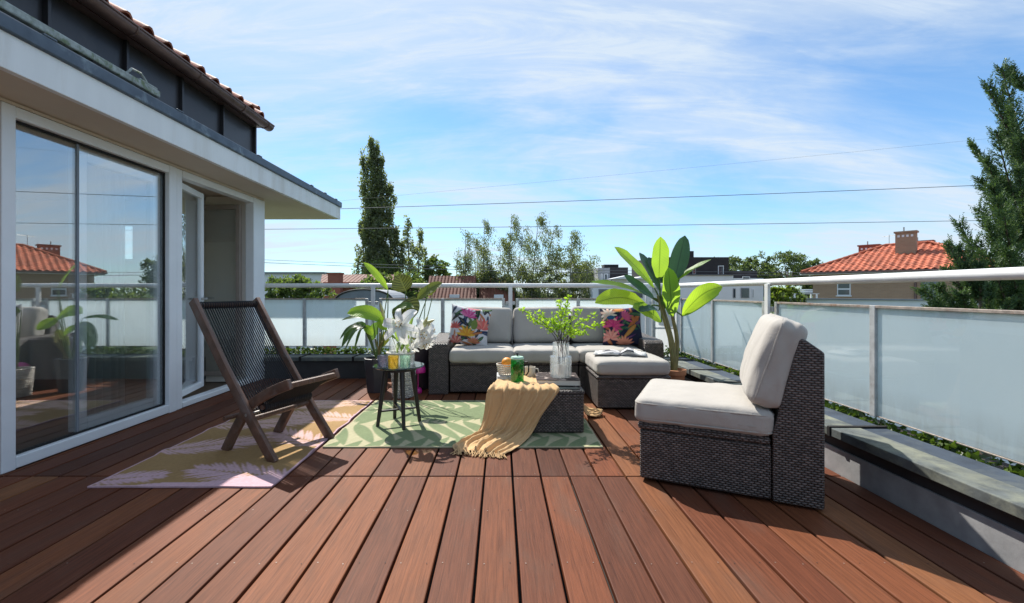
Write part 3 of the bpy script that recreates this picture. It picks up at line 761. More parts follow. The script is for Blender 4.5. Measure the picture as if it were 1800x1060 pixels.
for r_ in range(6):                                            # verge tiles at the gable end
    s_ = .1+r_*.32
    lo = Vector((-2.76-math.cos(pitch)*s_,5.27,3.03+math.sin(pitch)*s_))-H.location
    inst(t0,'roof_tile',H,lo,(pitch,0,R(90)),(1.1,1.05,1.5))

# patio doors: fixed pane, mullion, open leaf pair
FW = .062
def frame_rect(mb, y0, y1, z0, z1, x0, x1, t):
    mb.box((x0,y0,z0),(x1,y0+t,z1)); mb.box((x0,y1-t,z0),(x1,y1,z1))
    mb.box((x0,y0+t,z0),(x1,y1-t,z0+t)); mb.box((x0,y0+t,z1-t),(x1,y1-t,z1)); return mb
x0, x1 = XF-.09, XF+.004
fr = MB()
fr.box((x0,DY0,.0),(x1,DY0+.075,DZ)); fr.box((x0,3.70,.0),(x1,3.785,DZ)); fr.box((x0,3.790,.0),(x1-.006,3.86,DZ)); fr.box((x0,4.965,.0),(x1,DY1,DZ))
fr.box((x0,DY0+.0755,.004),(x1-.002,3.6995,.070)); fr.box((x0,DY0+.0755,DZ-.065),(x1-.002,3.6995,DZ-.001))
fr.box((x0,3.8605,.004),(x1-.002,4.9645,.050)); fr.box((x0,3.8605,DZ-.062),(x1-.002,4.9645,DZ-.001))
pd = fr.build('patio_door',MT['white'],H,bevel=.006,world=True)
MB().box((XF-.055,DY0+.078,.072),(XF-.047,3.697,DZ-.067)).build('pane',MT['bigglass'],pd,world=True)
gs = frame_rect(MB(),DY0+.076,3.699,.071,DZ-.066,XF-.046,XF-.032,.012)
gs.build('gasket',MT['darkgap'],pd,world=True)
# sliding leaf parked behind the fixed pane
sl = frame_rect(MB(),2.965,3.695,.072,DZ-.09,XF-.125,XF-.066,.075).build('sliding_leaf',MT['white'],H,bevel=.005,world=True)
MB().box((XF-.097,3.041,.148),(XF-.091,3.619,DZ-.166)).build('pane',MT['glass'],sl,world=True)
def leaf(hinge, ang, wd, z0, z1, flip, fm='white', st=.055):
    """casement leaf hinged at the point, turned about its upright edge"""
    mb = MB(); mb2 = MB(); mb3 = MB()
    frame_rect(mb,0,wd,z0,z1,-.022,.022,st); mb2.box((-.004,st-.002,z0+st-.002),(.004,wd-st+.002,z1-st+.002))
    hy = wd-.035
    mb3.box((.022,hy-.012,.92),(.062,hy+.012,.945)); mb3.box((.050,hy-.12,.922),(.066,hy+.012,.943))
    Mx = Matrix.Translation(hinge) @ Matrix.Rotation(ang,4,'Z') @ (Matrix.Scale(-1,4,(0,1,0)) if flip else Matrix.Identity(4))
    l = xform(mb,Mx).build('door_leaf',MT[fm],H,bevel=.006,world=True,weld=False)
    xform(mb2,Mx).build('pane',MT['bigglass'],l,world=True); xform(mb3,Mx).build('handle',MT['steel'],l,bevel=.003,world=True)
leaf(Vector((XF-.07,3.875,0)), R(14), .55, .075, DZ-.085, False)
leaf(Vector((XF-.13,4.95,0)), R(-92), .50, .075, DZ-.085, True, 'innerframe', .05)
B((XF-.55,5.0,0),(XF-.09,5.195,2.06),'reveal',MT['wall_in'])
B((XF-.16,3.87,-.02),(XF-.092,4.96,.02),'door_threshold',MT['greywall'])
MB().box((XF-.0465,2.938,.071),(XF-.040,2.954,DZ-.078)).build('interlock',MT['greyroof'],H,world=True)
# sheer curtains drawn beside the panes, inside
cm, Nc, Lc, oc_ = newmat('sheer_curtain'); cd = Nc.new('ShaderNodeBsdfTranslucent'); cd.inputs[0].default_value=(.85,.85,.83,1); ce = Nc.new('ShaderNodeBsdfDiffuse'); ce.inputs[0].default_value=(.8,.8,.78,1)
cx_ = Nc.new('ShaderNodeMixShader'); Lc.new(cd.outputs[0],cx_.inputs[1]); Lc.new(ce.outputs[0],cx_.inputs[2]); Lc.new(cx_.outputs[0],oc_.inputs[0])
for (ya,yb) in ((3.28,3.64),):
    mb = MB(); n=36
    vs = [(XF-.33+.022*math.sin(i*.95)+.008*math.sin(i*2.3), ya+(yb-ya)*i/n, z) for z in (.02,2.02) for i in range(n+1)]
    mb.add(vs,[(i,i+1,n+2+i,n+1+i) for i in range(n)]); mb.build('curtain',cm,H,smooth='all',world=True,solid=.003)
# windows in the end wall of the room
for a, b in ((-4.51,-4.26),(-4.07,-3.85)):
    mb = MB(); t=.025
    mb.box((a,5.26,1.36),(a+t,5.32,1.80)); mb.box((b-t,5.26,1.36),(b,5.32,1.80)); mb.box((a+t,5.26,1.36),(b-t,5.32,1.36+t)); mb.box((a+t,5.26,1.80-t),(b-t,5.32,1.80))
    wf = mb.build('window',MT['white'],H,world=True); MB().box((a+t,5.288,1.385),(b-t,5.292,1.775)).build('pane',MT['glass'],wf,world=True)

# ------------------------------------------------------------------ sofa
def wbox(a, b, name, par, mat='wicker', bev=.012): return MB().box(a,b).build(name,MT[mat],par,bevel=bev,seg=3,world=True)
S = thing('sofa', 'dark wicker three seat sofa with ivory cushions below the far railing', 'sofa', (.45,4.7,0))
xs = [-.50,.13,.765,1.40]
for i in range(3):
    a, b = xs[i]+.004, xs[i+1]-.004
    wbox((a,4.39,.02),(b,5.0,.285),'base',S); wbox((a,4.375,.285),(b,5.0,.312),'base_rim',S)
    bk = MB().prism([(5.0,.02),(5.16,.02),(5.16,.70),(5.09,.74),(5.0,.33)],a,b,'x').build('backrest_frame',MT['wicker'],S,bevel=.012,seg=2,world=True)
    c = cushion_mb(((b-a)/2+.003,.315,.062),.036,.014,.007,seed=i); xform(c,Matrix.Translation(((a+b)/2,4.665,.372)))
    cu = c.build('seat_cushion',MT['linen'],S,smooth='all',world=True)
    c = cushion_mb(((b-a)/2-.006,.075,.195),.05,.0,.005,seed=i+5)
    for k, v in enumerate(c.v):                               # plump front and back
        x, y, z = v; f = max(0,1-(x/((b-a)/2))**2)**.6*max(0,1-(z/.195)**2)**.6
        c.v[k] = (x, y+math.copysign(.03,y)*f*(abs(y)>.03), z)
    xform(c,Matrix.Translation(((a+b)/2,4.955,.635))@Matrix.Rotation(R(-13),4,'X')@Matrix.Rotation(R((1.5,-1,2)[i]),4,'Y'))
    c.build('back_cushion',MT['linen'],S,smooth='all',world=True)
for (a,b,zt) in ((-.705,-.508,.515),(1.408,1.60,.525)):
    MB().prism([(4.37,.0),(5.16,.0),(5.16,zt+.02),(4.44,zt),(4.40,zt-.03)],a,b,'x').build('armrest',MT['wicker'],S,bevel=.012,seg=2,world=True)

O = thing('ottoman', 'square dark wicker ottoman with ivory cushion in front of the sofa', 'ottoman', (1.126,4.09,0))
wbox((.822,3.80,.015),(1.43,4.37,.262),'base',O); wbox((.812,3.79,.262),(1.44,4.372,.288),'base_rim',O)
c = cushion_mb((.312,.292,.060),.038,.014,.007,seed=11); xform(c,Matrix.Translation((1.128,4.08,.353)))
cu = c.build('seat_cushion',MT['linen'],O,smooth='all',world=True)
def piping(hx, hy, z, c, name, par, r=.004, rad=.05, M_=None):
    pts = []
    for cx_, cy_, a0 in ((hx-rad,hy-rad,0),(-hx+rad,hy-rad,90),(-hx+rad,-hy+rad,180),(hx-rad,-hy+rad,270)):
        for k in range(6):
            a = R(a0+k*18); pts.append(Vector((cx_+rad*math.cos(a),cy_+rad*math.sin(a),z)))
    if M_ is not None: pts = [M_@p for p in pts]
    else: pts = [p+Vector(c) for p in pts]
    MB().tube(pts,r,6,closed=True).build(name,MT['piping'],par,smooth=True,world=True)
piping(.310,.290,.030,(1.128,4.08,.353),'piping',cu)

# ------------------------------------------------------------------ armchair in the foreground
A = thing('armchair', 'armless dark wicker chair with ivory cushions seen from its side at the right', 'armchair', (.729,2.38,0), math.atan2(-.4325,.9016))
W = .62
Lb = lambda a,b,n,bev=.012: MB().box(a,b).build(n,MT['wicker'],A,bevel=bev,seg=3)
Lb((.006,.004,.015),(.608,W-.004,.275),'base'); Lb((-.004,-.004,.275),(.604,W+.004,.312),'base_rim',.016)
MB().prism([(.612,.012),(.815,.012),(.815,.722),(.80,.735),(.735,.785),(.715,.78),(.612,.33)],0,W,'y').build('backrest_frame',MT['wicker'],A,bevel=.014,seg=3)
c = cushion_mb((.318,W/2+.008,.060),.034,.017,.008,26,3); xform(c,Matrix.Translation((.300,W/2,.373)))
cu = c.build('seat_cushion',MT['linen'],A,smooth='all')
def pipe_local(hx,hy,z,M_,par):
    rad=.05; pts=[]
    for cx_, cy_, a0 in ((hx-rad,hy-rad,0),(-hx+rad,hy-rad,90),(-hx+rad,-hy+rad,180),(hx-rad,-hy+rad,270)):
        for k in range(6):
            a = R(a0+k*18); pts.append(M_@Vector((cx_+rad*math.cos(a),cy_+rad*math.sin(a),z)))
    MB().tube(pts,.0042,6,closed=True).build('piping',MT['piping'],par,smooth=True)
pipe_local(.319,W/2+.009,.040,Matrix.Translation((.300,W/2,.373)),cu); pipe_local(.319,W/2+.009,-.042,Matrix.Translation((.300,W/2,.373)),cu)
MB().box((.47,-.0135,.356),(.585,-.009,.361)).build('zip',MT['piping'],cu)
Mb = Matrix.Translation((.632,W/2,.655)) @ Matrix.Rotation(R(17),4,'Y')
c = cushion_mb((.072,W/2+.002,.215),.046,.0,.009,28,9)
for k, v in enumerate(c.v):
    x, y, z = v; f = max(0,1-(y/(W/2))**2)**.6*max(0,1-(z/.215)**2)**.6
    c.v[k] = (x+(-.042 if x < 0 else .03)*f*min(1,abs(x)/.05), y, z)
xform(c,Mb); bc = c.build('back_cushion',MT['linen'],A,smooth='all')
pts = []
for cy_, cz_, a0 in ((W/2-.05,.165,0),(-W/2+.05,.165,90),(-W/2+.05,-.165,180),(W/2-.05,-.165,270)):
    for k in range(6):
        a = R(a0+k*18); pts.append(Mb@Vector((-.040,cy_+.052*math.cos(a),cz_+.05*math.sin(a))))
MB().tube(pts,.0042,6,closed=True).build('piping',MT['piping'],bc,smooth=True)

# ------------------------------------------------------------------ wicker coffee table
T = thing('coffee_table', 'low dark wicker box table half covered by a tan throw', 'coffee table', (.28,3.43,0))
wbox((-.025,3.14,.014),(.583,3.73,.282),'base',T); wbox((-.031,3.134,.282),(.589,3.736,.312),'tabletop',T)
MB().box((.0,3.16,.3125),(.558,3.705,.318)).build('glass_top',MT['blackglass'],T,bevel=.002,world=True)

# ------------------------------------------------------------------ folding rope chair
LC = thing('lounge_chair', 'dark wooden folding chair strung with black cord, standing on the pink rug', 'chair', (-1.308,2.616,0), math.atan2(-.378,.926))
WC = .455
def plank(pts, y, w, th, name):
    """rail of width w in the xz plane, thickness th in y"""
    pts = [Vector((p[0],0,p[1])) for p in pts]; top=[]; bot=[]
    for i, p in enumerate(pts):
        d = (pts[min(i+1,len(pts)-1)]-pts[max(i-1,0)]).normalized(); nn = Vector((-d.z,0,d.x))
        top.append(p+nn*w/2); bot.append(p-nn*w/2)
    poly = [(p.x,p.z) for p in top]+[(p.x,p.z) for p in reversed(bot)]
    mb = MB(); mb.prism(poly,y-th/2,y+th/2,'y'); return mb.build(name,MT['teak'],LC,bevel=.004,seg=2,smooth=True)
backp = [(-.722,.945),(-.45,.558),(-.17,.19),(-.012,-.0)]
seatp = [Vector((p[0],0,p[1])) for p in [(.075,.462),(-.05,.415),(-.17,.355),(-.27,.285),(-.37,.155),(-.468,.0)]]
seatp = [(p.x,p.z) for p in catmull(seatp,5)]
for y in (0,WC): plank(backp,y,.060,.030,'back_rail')
for y in (.034,WC-.034): plank(seatp,y,.060,.030,'seat_rail')
def xbar(x,z,y0,y1,r,name,mat='teak',flat=None):
    mb = MB()
    if flat: mb.box((x-flat[0]/2,y0,z-flat[1]/2),(x+flat[0]/2,y1,z+flat[1]/2)); return mb.build(name,MT[mat],LC,bevel=.004)
    mb.tube([(x,y0,z),(x,y1,z)],r,12); return mb.build(name,MT[mat],LC,smooth=True)
xbar(-.700,.912,.012,WC-.012,.015,'top_bar'); xbar(-.205,.235,.012,WC-.012,.016,'back_crossbar')
xbar(.058,.452,.044,WC-.044,.015,'front_bar',flat=(.040,.030)); xbar(-.165,.300,.044,WC-.044,.016,'seat_crossbar')
xbar(-.365,.235,-.05,WC+.05,.014,'rear_bar')
xbar(-.225,.262,-.018,WC+.018,.009,'pivot_bolt','steel')
nb = 26
c0 = MB().tube([(-.711,0,.926),(-.45,0,.535),(-.214,0,.247)],.0038,6).build('cord',MT['cord'],LC,smooth=True)
c1_ = MB().tube([(.058,0,.468),(-.06,0,.395),(-.165,0,.318)],.0048,6).build('cord',MT['cord'],LC,smooth=True)
c2_ = MB().tube([(-.700+.021*math.cos(a),0,.912+.021*math.sin(a)) for a in [2*math.pi*k/10 for k in range(10)]],.0042,5,closed=True).build('cord',MT['cord'],LC,smooth=True)
c3_ = MB().tube([(-.165+.030*math.cos(a),0,.300+.030*math.sin(a)) for a in [2*math.pi*k/10 for k in range(10)]],.0075,6,closed=True).build('cord',MT['cord'],LC,smooth=True)
for k in range(nb):
    y = .022+(WC-.044)*k/(nb-1); y2 = .054+(WC-.108)*k/(nb-1)
    for src, yy in ((c0,y),(c1_,y2),(c2_,y),(c3_,y2)):
        if k == 0: src.location.y = yy
        else: inst(src,'cord',LC,(0,yy+rnd.uniform(-.001,.001),0))
for k in range(23):
    y2 = .054+(WC-.108)*(k+.5)/23
    inst(c1_,'cord',LC,(.004,y2,-.016))

# ------------------------------------------------------------------ round side table
ST = thing('side_table', 'small round black side table with dark glass top on the green rug', 'side table', (-.763,3.375,0))
MB().lathe([(.0,.440),(.186,.440),(.190,.446),(.186,.452),(0,.452)],n=48).build('tabletop',MT['blackglass'],ST,smooth=True)
MB().lathe([(0,.415),(.13,.415),(.13,.439),(0,.439)],n=32).build('under_ring',MT['black'],ST)
for k in range(4):
    a = R(25+90*k); ca, sa = math.cos(a), math.sin(a)
    MB().tube([(.098*ca,.098*sa,.432),(.158*ca,.158*sa,.008)],[.019,.013],10).build('leg',MT['black'],ST,smooth=True)
for k in range(2):
    a = R(25+90*k); ca, sa = math.cos(a), math.sin(a)
    MB().bar((-.14*ca,-.14*sa,.118+.012*k),(.14*ca,.14*sa,.118+.012*k),.022,.011).build('stretcher',MT['black'],ST)
# ------------------------------------------------------------------ rugs with woven print
def mixc_(a, b, t): return tuple(a[i]*(1-t)+b[i]*t for i in range(3))
def leaflet(px, py, ax, ay, ang, ln, wd):
    """>0 inside a pointed leaf that starts at (ax,ay)"""
    dx, dy = px-ax, py-ay; c, s_ = math.cos(ang), math.sin(ang)
    u = (dx*c+dy*s_)/ln; v = (-dx*s_+dy*c)
    if u <= 0 or u >= 1: return -1
    return wd*math.sin(math.pi*u**.75)**.8 - abs(v)
def rug(name, label, cat, x0, y0, x1, y1, step, colfn, mat, wav=0.0):
    nx, ny = int((x1-x0)/step), int((y1-y0)/step); mb = MB(); vs=[]; fs=[]
    cx_, cy_ = (x0+x1)/2, (y0+y1)/2
    for j in range(ny+1):
        for i in range(nx+1):
            u, v = i/nx, j/ny; x = x0+(x1-x0)*u; y = y0+(y1-y0)*v
            e = min(u,1-u)*(x1-x0)
            xx = x + (wav*noise.noise(Vector((0,y*6,3)))*(1-min(1,e/.2)) if e < .2 else 0)
            yy = y + wav*.5*noise.noise(Vector((x*6,0,9)))*(1-min(1,min(v,1-v)*(y1-y0)/.2))
            z = .0095 + max(0,noise.noise(Vector((x*3,y*3,1))))*.004 + (.014*max(0,noise.noise(Vector((0,y*7,2)))) *(1-min(1,e/.07)))
            mb.col[len(vs)] = colfn(x-x0, y-y0, x1-x0, y1-y0)
            vs.append((xx-cx_,yy-cy_,z))
    for j in range(ny):
        for i in range(nx):
            a = j*(nx+1)+i; fs.append((a,a+1,a+nx+2,a+nx+1))
    b = len(vs)                                         # edge turned down to the deck
    rim = [i for i in range(nx+1)]+[j*(nx+1)+nx for j in range(1,ny+1)]+[ny*(nx+1)+i for i in range(nx-1,-1,-1)]+[j*(nx+1) for j in range(ny-1,0,-1)]
    for k, i in enumerate(rim):
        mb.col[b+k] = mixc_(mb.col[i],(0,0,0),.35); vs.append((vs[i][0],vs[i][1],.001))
    for k in range(len(rim)):
        k2 = (k+1)%len(rim); fs.append((rim[k],b+k,b+k2,rim[k2]))
    mb.add(vs,fs)
    o = mb.build(name,MT[mat],smooth=True); o.location = (cx_,cy_,0)
    return tag(o,label,cat,'outdoor rugs on the deck')
rr = random.Random(3)
stems = []
def frond(x,y,ang,n,sp,l0,w0,sh):
    for i in range(n):
        t = i/(n-1); px_ = x+math.cos(ang)*sp*i; py_ = y+math.sin(ang)*sp*i+.05*math.sin(t*3)
        ln = l0*(.55+.45*math.sin(math.pi*(.15+.8*t)))
        for sd in (-1,1):
            stems.append((px_,py_,ang+sd*R(sh-18*t)+rr.uniform(-.05,.05),ln*rr.uniform(.92,1.06),w0*rr.uniform(.9,1.1)))
frond(-.20,.46,R(3),17,.132,.58,.052,68); frond(2.05,1.10,R(187),17,.132,.52,.052,68); frond(-.15,-.22,R(3),17,.132,.40,.050,72)
def green(x,y,w_,h_):
    best = max(leaflet(x,y,*s_) for s_ in stems)
    rib = 0
    nz = noise.noise(Vector((x*5,y*5,2)))
    cream, lt, dk = (.46,.43,.275), (.225,.275,.145), (.175,.225,.12)
    c = mixc_(cream, mixc_(lt,dk,.5+.5*nz), max(0,min(1,best/.004+.5)))
    if min(x,w_-x) < .012 or min(y,h_-y) < .012: c = cream
    return c
rug('rug','green rug with cream leaf outlines under the coffee table','rug',-1.138,2.873,.655,4.10,.0075,green,'greenrug',.006)
palms = []
def palm(x,y,ang,n,ln,spread):
    for i in range(n):
        a = ang+R(spread)*(i/(n-1)-.5); l = ln*rr.uniform(.75,1.05)
        palms.append((x,y,a,l,.012+.012*rr.random()))
def pfrond(x,y,ang,n,sp,l0,sh):
    for i in range(n):
        t=i/(n-1); l=l0*(.35+.65*math.sin(math.pi*(.12+.83*t)))
        for sd in (-1,1): palms.append((x+math.cos(ang)*sp*i,y+math.sin(ang)*sp*i,ang+sd*R(sh-22*t)+rr.uniform(-.06,.06),l*rr.uniform(.8,1.1),.0085+.003*rr.random()))
pfrond(.98,.10,R(168),20,.030,.22,50); pfrond(-.05,.06,R(14),13,.026,.15,52); pfrond(-.03,.50,R(22),19,.030,.24,48); pfrond(.97,.62,R(150),18,.030,.24,48); pfrond(.0,1.02,R(12),20,.032,.24,50); pfrond(.97,1.22,R(166),20,.032,.24,50); pfrond(.10,1.52,R(30),18,.03,.22,50); pfrond(.9,1.75,R(200),18,.03,.2,50)
def pinkf(x,y,w_,h_):
    best = max(leaflet(x,y,*s_) for s_ in palms)
    o1, o2 = (.40,.255,.115), (.31,.19,.08)
    pk1, pk2 = (.60,.40,.45), (.66,.44,.36)
    nz = .5+.5*noise.noise(Vector((x*3,y*3,7)))
    st = .5+.5*math.sin(y*420)*.25
    oc = mixc_(o1,o2,nz); pk = mixc_(pk1,pk2,max(0,min(1,y/h_*1.1)))
    j = .004*noise.noise(Vector((x*60,y*300,0)))
    c = mixc_(oc,pk,max(0,min(1,(best+j)/.004+.5)))
    base = .10+.05*math.sin(x*9)
    if y < base*max(0,min(1,(x-.2)*3)): c = pk
    if min(x,w_-x) < .014 or min(y,h_-y) < .014: c = pk1
    return c
rug('rug','pink and ochre palm patterned rug beside the patio doors','rug',-2.10,2.29,-1.165,4.10,.0072,pinkf,'pinkrug',.012)

# ------------------------------------------------------------------ printed cushions on the sofa
def floral_cushion(label, c, size, rot, seed, dark):
    r2 = random.Random(seed); n = 84
    bgc = (.020,.022,.050) if dark else (.58,.57,.58)
    shapes = []
    for i in range(40):                                       # blades of green, navy, orange
        col = r2.choice([(.03,.10,.045),(.012,.045,.03),(.08,.14,.05),(.012,.014,.04),(.02,.04,.10),(.015,.02,.03),(.42,.14,.05)] if not dark else [(.03,.10,.05),(.02,.08,.06),(.40,.12,.05),(.10,.03,.12),(.05,.14,.07),(.45,.20,.05)])
        shapes.append(('L',r2.uniform(-1,1),r2.uniform(-1,1),r2.uniform(0,6.28),r2.uniform(.5,1.1),r2.uniform(.05,.11),col))
    def flower(x,y,s_,cols,k=8,sp=R(150),a0=R(90)):
        for i in range(k):
            a = a0+sp*(i/(k-1)-.5); shapes.append(('L',x-.25*s_*math.cos(a0),y-.25*s_*math.sin(a0),a,s_*r2.uniform(.8,1),s_*.13,cols[i%len(cols)]))
    if not dark:
        flower(.55,.05,.62,[(.62,.10,.10),(.55,.16,.14),(.70,.22,.18)]); flower(-.15,.55,.55,[(.50,.05,.22),(.60,.14,.32)],8,R(150),R(75))
        flower(-.15,-.35,.55,[(.65,.35,.03),(.60,.24,.03)],7,R(170)); flower(-.75,-.1,.42,[(.50,.08,.08)],6); flower(-.6,-.8,.45,[(.62,.30,.25),(.5,.1,.1)]); flower(.25,-.75,.4,[(.5,.12,.08),(.45,.2,.08)]); flower(.1,.95,.4,[(.65,.3,.2),(.6,.12,.25)])
        shapes.append(('E',.18,.05,.16,.24,(.16,.22,.06)))
    else:
        flower(-.35,.15,.60,[(.60,.05,.20),(.50,.03,.16)],9,R(240),R(60)); flower(-.60,-.45,.58,[(.70,.30,.26),(.62,.20,.18)],9,R(210)); flower(.05,-.85,.5,[(.72,.26,.18)],8); flower(-.62,.72,.55,[(.75,.50,.40),(.72,.62,.52)],9,R(260)); flower(.2,.45,.5,[(.55,.08,.22)],7,R(120),R(30)); flower(-.1,.85,.4,[(.60,.22,.06)],6)
        shapes.append(('E',-.5,.42,.20,.11,(.02,.10,.22)))
    def colour(x,y):
        c_ = bgc
        for s_ in shapes:
            if s_[0] == 'L':
                d = leaflet(x,y,s_[1],s_[2],s_[3],s_[4],s_[5])
                if d > -.012: c_ = mixc_(c_,s_[6],max(0,min(1,d/.024+.5)))
                if 0 < d and abs(d-s_[5]*.75) < .012: c_ = mixc_(c_,(.6,.5,.3),.15)
            else:
                d = 1-((x-s_[1])/s_[3])**2-((y-s_[2])/s_[4])**2
                if d > 0: c_ = s_[5]
        return c_
    mb = MB(); vs=[]; fs=[]; h = size/2
    for side in (1,-1):
        b = len(vs)
        for j in range(n+1):
            for i in range(n+1):
                x, y = -1+2*i/n, -1+2*j/n
                k = 1-.10*(1-abs(x)**2)*abs(y)**3; k2 = 1-.10*(1-abs(y)**2)*abs(x)**3
                t = max(0,1-x**4)**.7*max(0,1-y**4)**.7
                z = side*(.075*t**.8+.004*noise.noise(Vector((x*3,y*3,seed))))
                mb.col[len(vs)] = colour(x,y) if side > 0 else mixc_(bgc,(.2,.2,.2),.3)
                vs.append((x*h*k2,y*h*k,z))
        for j in range(n):
            for i in range(n):
                a = b+j*(n+1)+i; q=(a,a+1,a+n+2,a+n+1); fs.append(q if side > 0 else q[::-1])
    mb.add(vs,fs); o = mb.build('throw_pillow',MT['floral'],smooth='all'); o.location = c; o.rotation_euler = rot
    return tag(o,label,'pillow','floral pillows on the sofa')
floral_cushion('white ground floral pillow with pink proteas leaning at the left end of the sofa',(-.325,4.70,.635),.435,(R(74),R(9),R(8)),4,False)
floral_cushion('dark navy floral pillow leaning at the right end of the sofa by the banana plant',(1.265,4.70,.635),.425,(R(74),R(-4),R(-12)),8,True)

# ------------------------------------------------------------------ open magazine on the ottoman
mg = thing('magazine','open magazine lying face up on the ottoman cushion','magazine',(1.10,4.12,.434),R(-16))
def page(name, s, mat, lift, ln):
    mb = MB(); vs=[]; fs=[]; n=10
    for j in (0,1):
        for i in range(n+1):
            u = i/n; vs.append((s*ln*u,(-.13 if j==0 else .13)+ .02*u*s, .004+lift*math.sin(math.pi*min(1,u*1.15))**1.0*(1-u*.3)))
    for i in range(n): fs.append((i,i+1,n+2+i,n+1+i))
    mb.add(vs,fs); return mb.build(name,MT[mat],mg,smooth=True,solid=.003)
page('cover',-1,'stone',.002,.235); page('cover',1,'stone',.002,.225)
for i in range(3): page('page',1,'paper',.016+.010*i,.205-.012*i); page('page',-1,'paper',.006+.003*i,.225)
page('page',1,'pagegrey',.048,.165); page('page',-1,'pagegrey',.017,.215)

# ------------------------------------------------------------------ things on the coffee table
TZ = .3185
bk = thing('book','thick boxed book with mottled dark cover under the glass vase','book',(.425,3.40,TZ))
def lb(par,a,b,n,m,bev=.002): return MB().box(a,b).build(n,MT[m],par,bevel=bev)
bk.rotation_euler.z = R(-3)
lb(bk,(-.155,-.15,.004),(.150,.15,.040),'page_block','cream'); lb(bk,(-.158,-.154,0),(.158,.154,.0035),'cover','cover'); lb(bk,(-.158,-.154,.0405),(.158,.154,.045),'cover','cover'); lb(bk,(.151,-.154,.0036),(.157,.154,.0404),'spine','cream')
vz = TZ+.0455
va = thing('vase','clear two tier glass vase of water holding leafy twigs','vase',(.452,3.375,vz))
MB().lathe([(0,.0),(.078,.0),(.081,.008),(.081,.150),(.078,.158),(.060,.160),(.062,.168),(.062,.255),(.059,.257),(.058,.170),(.055,.155),(.074,.150),(.076,.012),(0,.010)],n=36).build('bowl',MT['vglass'],va,smooth=True)
mw, Nn, Ll, oo = newmat('vase_water'); gw = Nn.new('ShaderNodeBsdfTransparent'); gw.inputs[0].default_value=(.86,.86,.85,1)
df = Nn.new('ShaderNodeBsdfTranslucent'); df.inputs[0].default_value=(.8,.8,.8,1); mxw = Nn.new('ShaderNodeMixShader'); mxw.inputs[0].default_value=.35
Ll.new(gw.outputs[0],mxw.inputs[1]); Ll.new(df.outputs[0],mxw.inputs[2]); Ll.new(mxw.outputs[0],oo.inputs[0])
MB().lathe([(0,.011),(.0735,.011),(.0735,.105),(0,.105)],n=32).build('water',mw,va,smooth=True)
br = thing('branch_bunch','thin dark twigs with bright spring leaves standing in the clear vase','branches',(.452,3.375,vz))
O0 = br.location
tips = [(915,545),(948,552),(985,528),(1000,522),(1017,548),(1045,553),(1058,570),(970,560),(1005,575),(930,560),(1026,585),(990,545)]
twm = MB(); lfm = MB()
for i, (px, py) in enumerate(tips):
    tip = at(px,py,3.375+rnd.uniform(-.12,.12))-O0
    b0 = Vector((rnd.uniform(-.03,.03),rnd.uniform(-.03,.03),.02)); nk = Vector((rnd.uniform(-.035,.035)+tip.x*.10,rnd.uniform(-.03,.03),.25))
    mid = nk.lerp(tip,.5)+Vector((-tip.x*.10,0,.025))
    pts = catmull([b0,nk,mid,tip],6)
    twm = MB().tube(pts,[.0036-.0024*k/(len(pts)-1) for k in range(len(pts))],6); twm.build('twig',MT['twig'],br,smooth=True)
    for k in range(10,len(pts)):
        for q in range(rnd.choice((3,4,6))):
            p = pts[k]+rv()*.022
            if px in (985,970,990,1005,948) : p += rv()*.03
            for z in range(2): lfm.card(p+rv()*.006,(rv()+Vector((0,0,.3))).normalized(),rv(),rnd.uniform(.018,.034),rnd.uniform(.005,.010))
tag(lfm.build('leaves',MT['spring'],br),kind='stuff')
sb = thing('book','slim pale grey book lying under the small white basket','book',(.045,3.545,TZ)); lb(sb,(-.075,-.09,0),(.075,.09,.004),'cover','stone'); lb(sb,(-.071,-.087,.0045),(.073,.087,.026),'page_block','paper'); lb(sb,(-.075,-.09,.0265),(.075,.09,.031),'cover','stone')
kb = thing('basket','small white openwork basket holding an orange','basket',(.045,3.53,TZ+.0315))
mb = MB()
for k in range(22):
    a = 2*math.pi*k/22; mb.tube([(.058*math.cos(a),.058*math.sin(a),.002),(.076*math.cos(a),.076*math.sin(a),.082)],.0032,5)
mb.build('stakes',MT['cream'],kb,smooth=True)
for i in range(6):
    r_ = .059+.017*i/5; MB().tube([(r_*math.cos(2*math.pi*k/28),r_*math.sin(2*math.pi*k/28),.006+.0155*i) for k in range(28)],.0042,6,closed=True).build('hoop',MT['cream'],kb,smooth=True)
MB().lathe([(0,0),(.059,0),(.059,.004),(0,.004)],n=24).build('bottom',MT['cream'],kb)
og = MB().lathe([(.042*math.sin(math.pi*i/16)+1e-6,.042-.040*math.cos(math.pi*i/16)) for i in range(17)],n=24,cap=False).build('orange',MT['orange'],smooth='all'); og.location=(.050,3.525,TZ+.085); tag(og,'ripe orange lying in the small white basket','orange')
pit = thing('pitcher','green glass pitcher with pale lid, black knob and citrus slices inside','pitcher',(.125,3.37,TZ+.012))
MB().lathe([(0,0),(.046,0),(.050,.006),(.050,.150),(.048,.165),(.045,.165),(.047,.150),(.047,.010),(0,.008)],n=32).build('body',MT['greenglass'],pit,smooth=True)
MB().lathe([(0,.166),(.049,.166),(.051,.172),(.045,.184),(.015,.190),(0,.190)],n=32).build('lid',MT['lidgreen'],pit,smooth=True)
MB().lathe([(0,.190),(.006,.190),(.007,.197),(.011,.204),(.008,.211),(0,.213)],n=16).build('knob',MT['knob'],pit,smooth=True)
MB().tube([(.049,0,.14),(.075,0,.145),(.086,0,.125),(.084,0,.07),(.068,0,.045),(.049,0,.048)],.0055,8).build('handle',MT['knob'],pit,smooth=True)
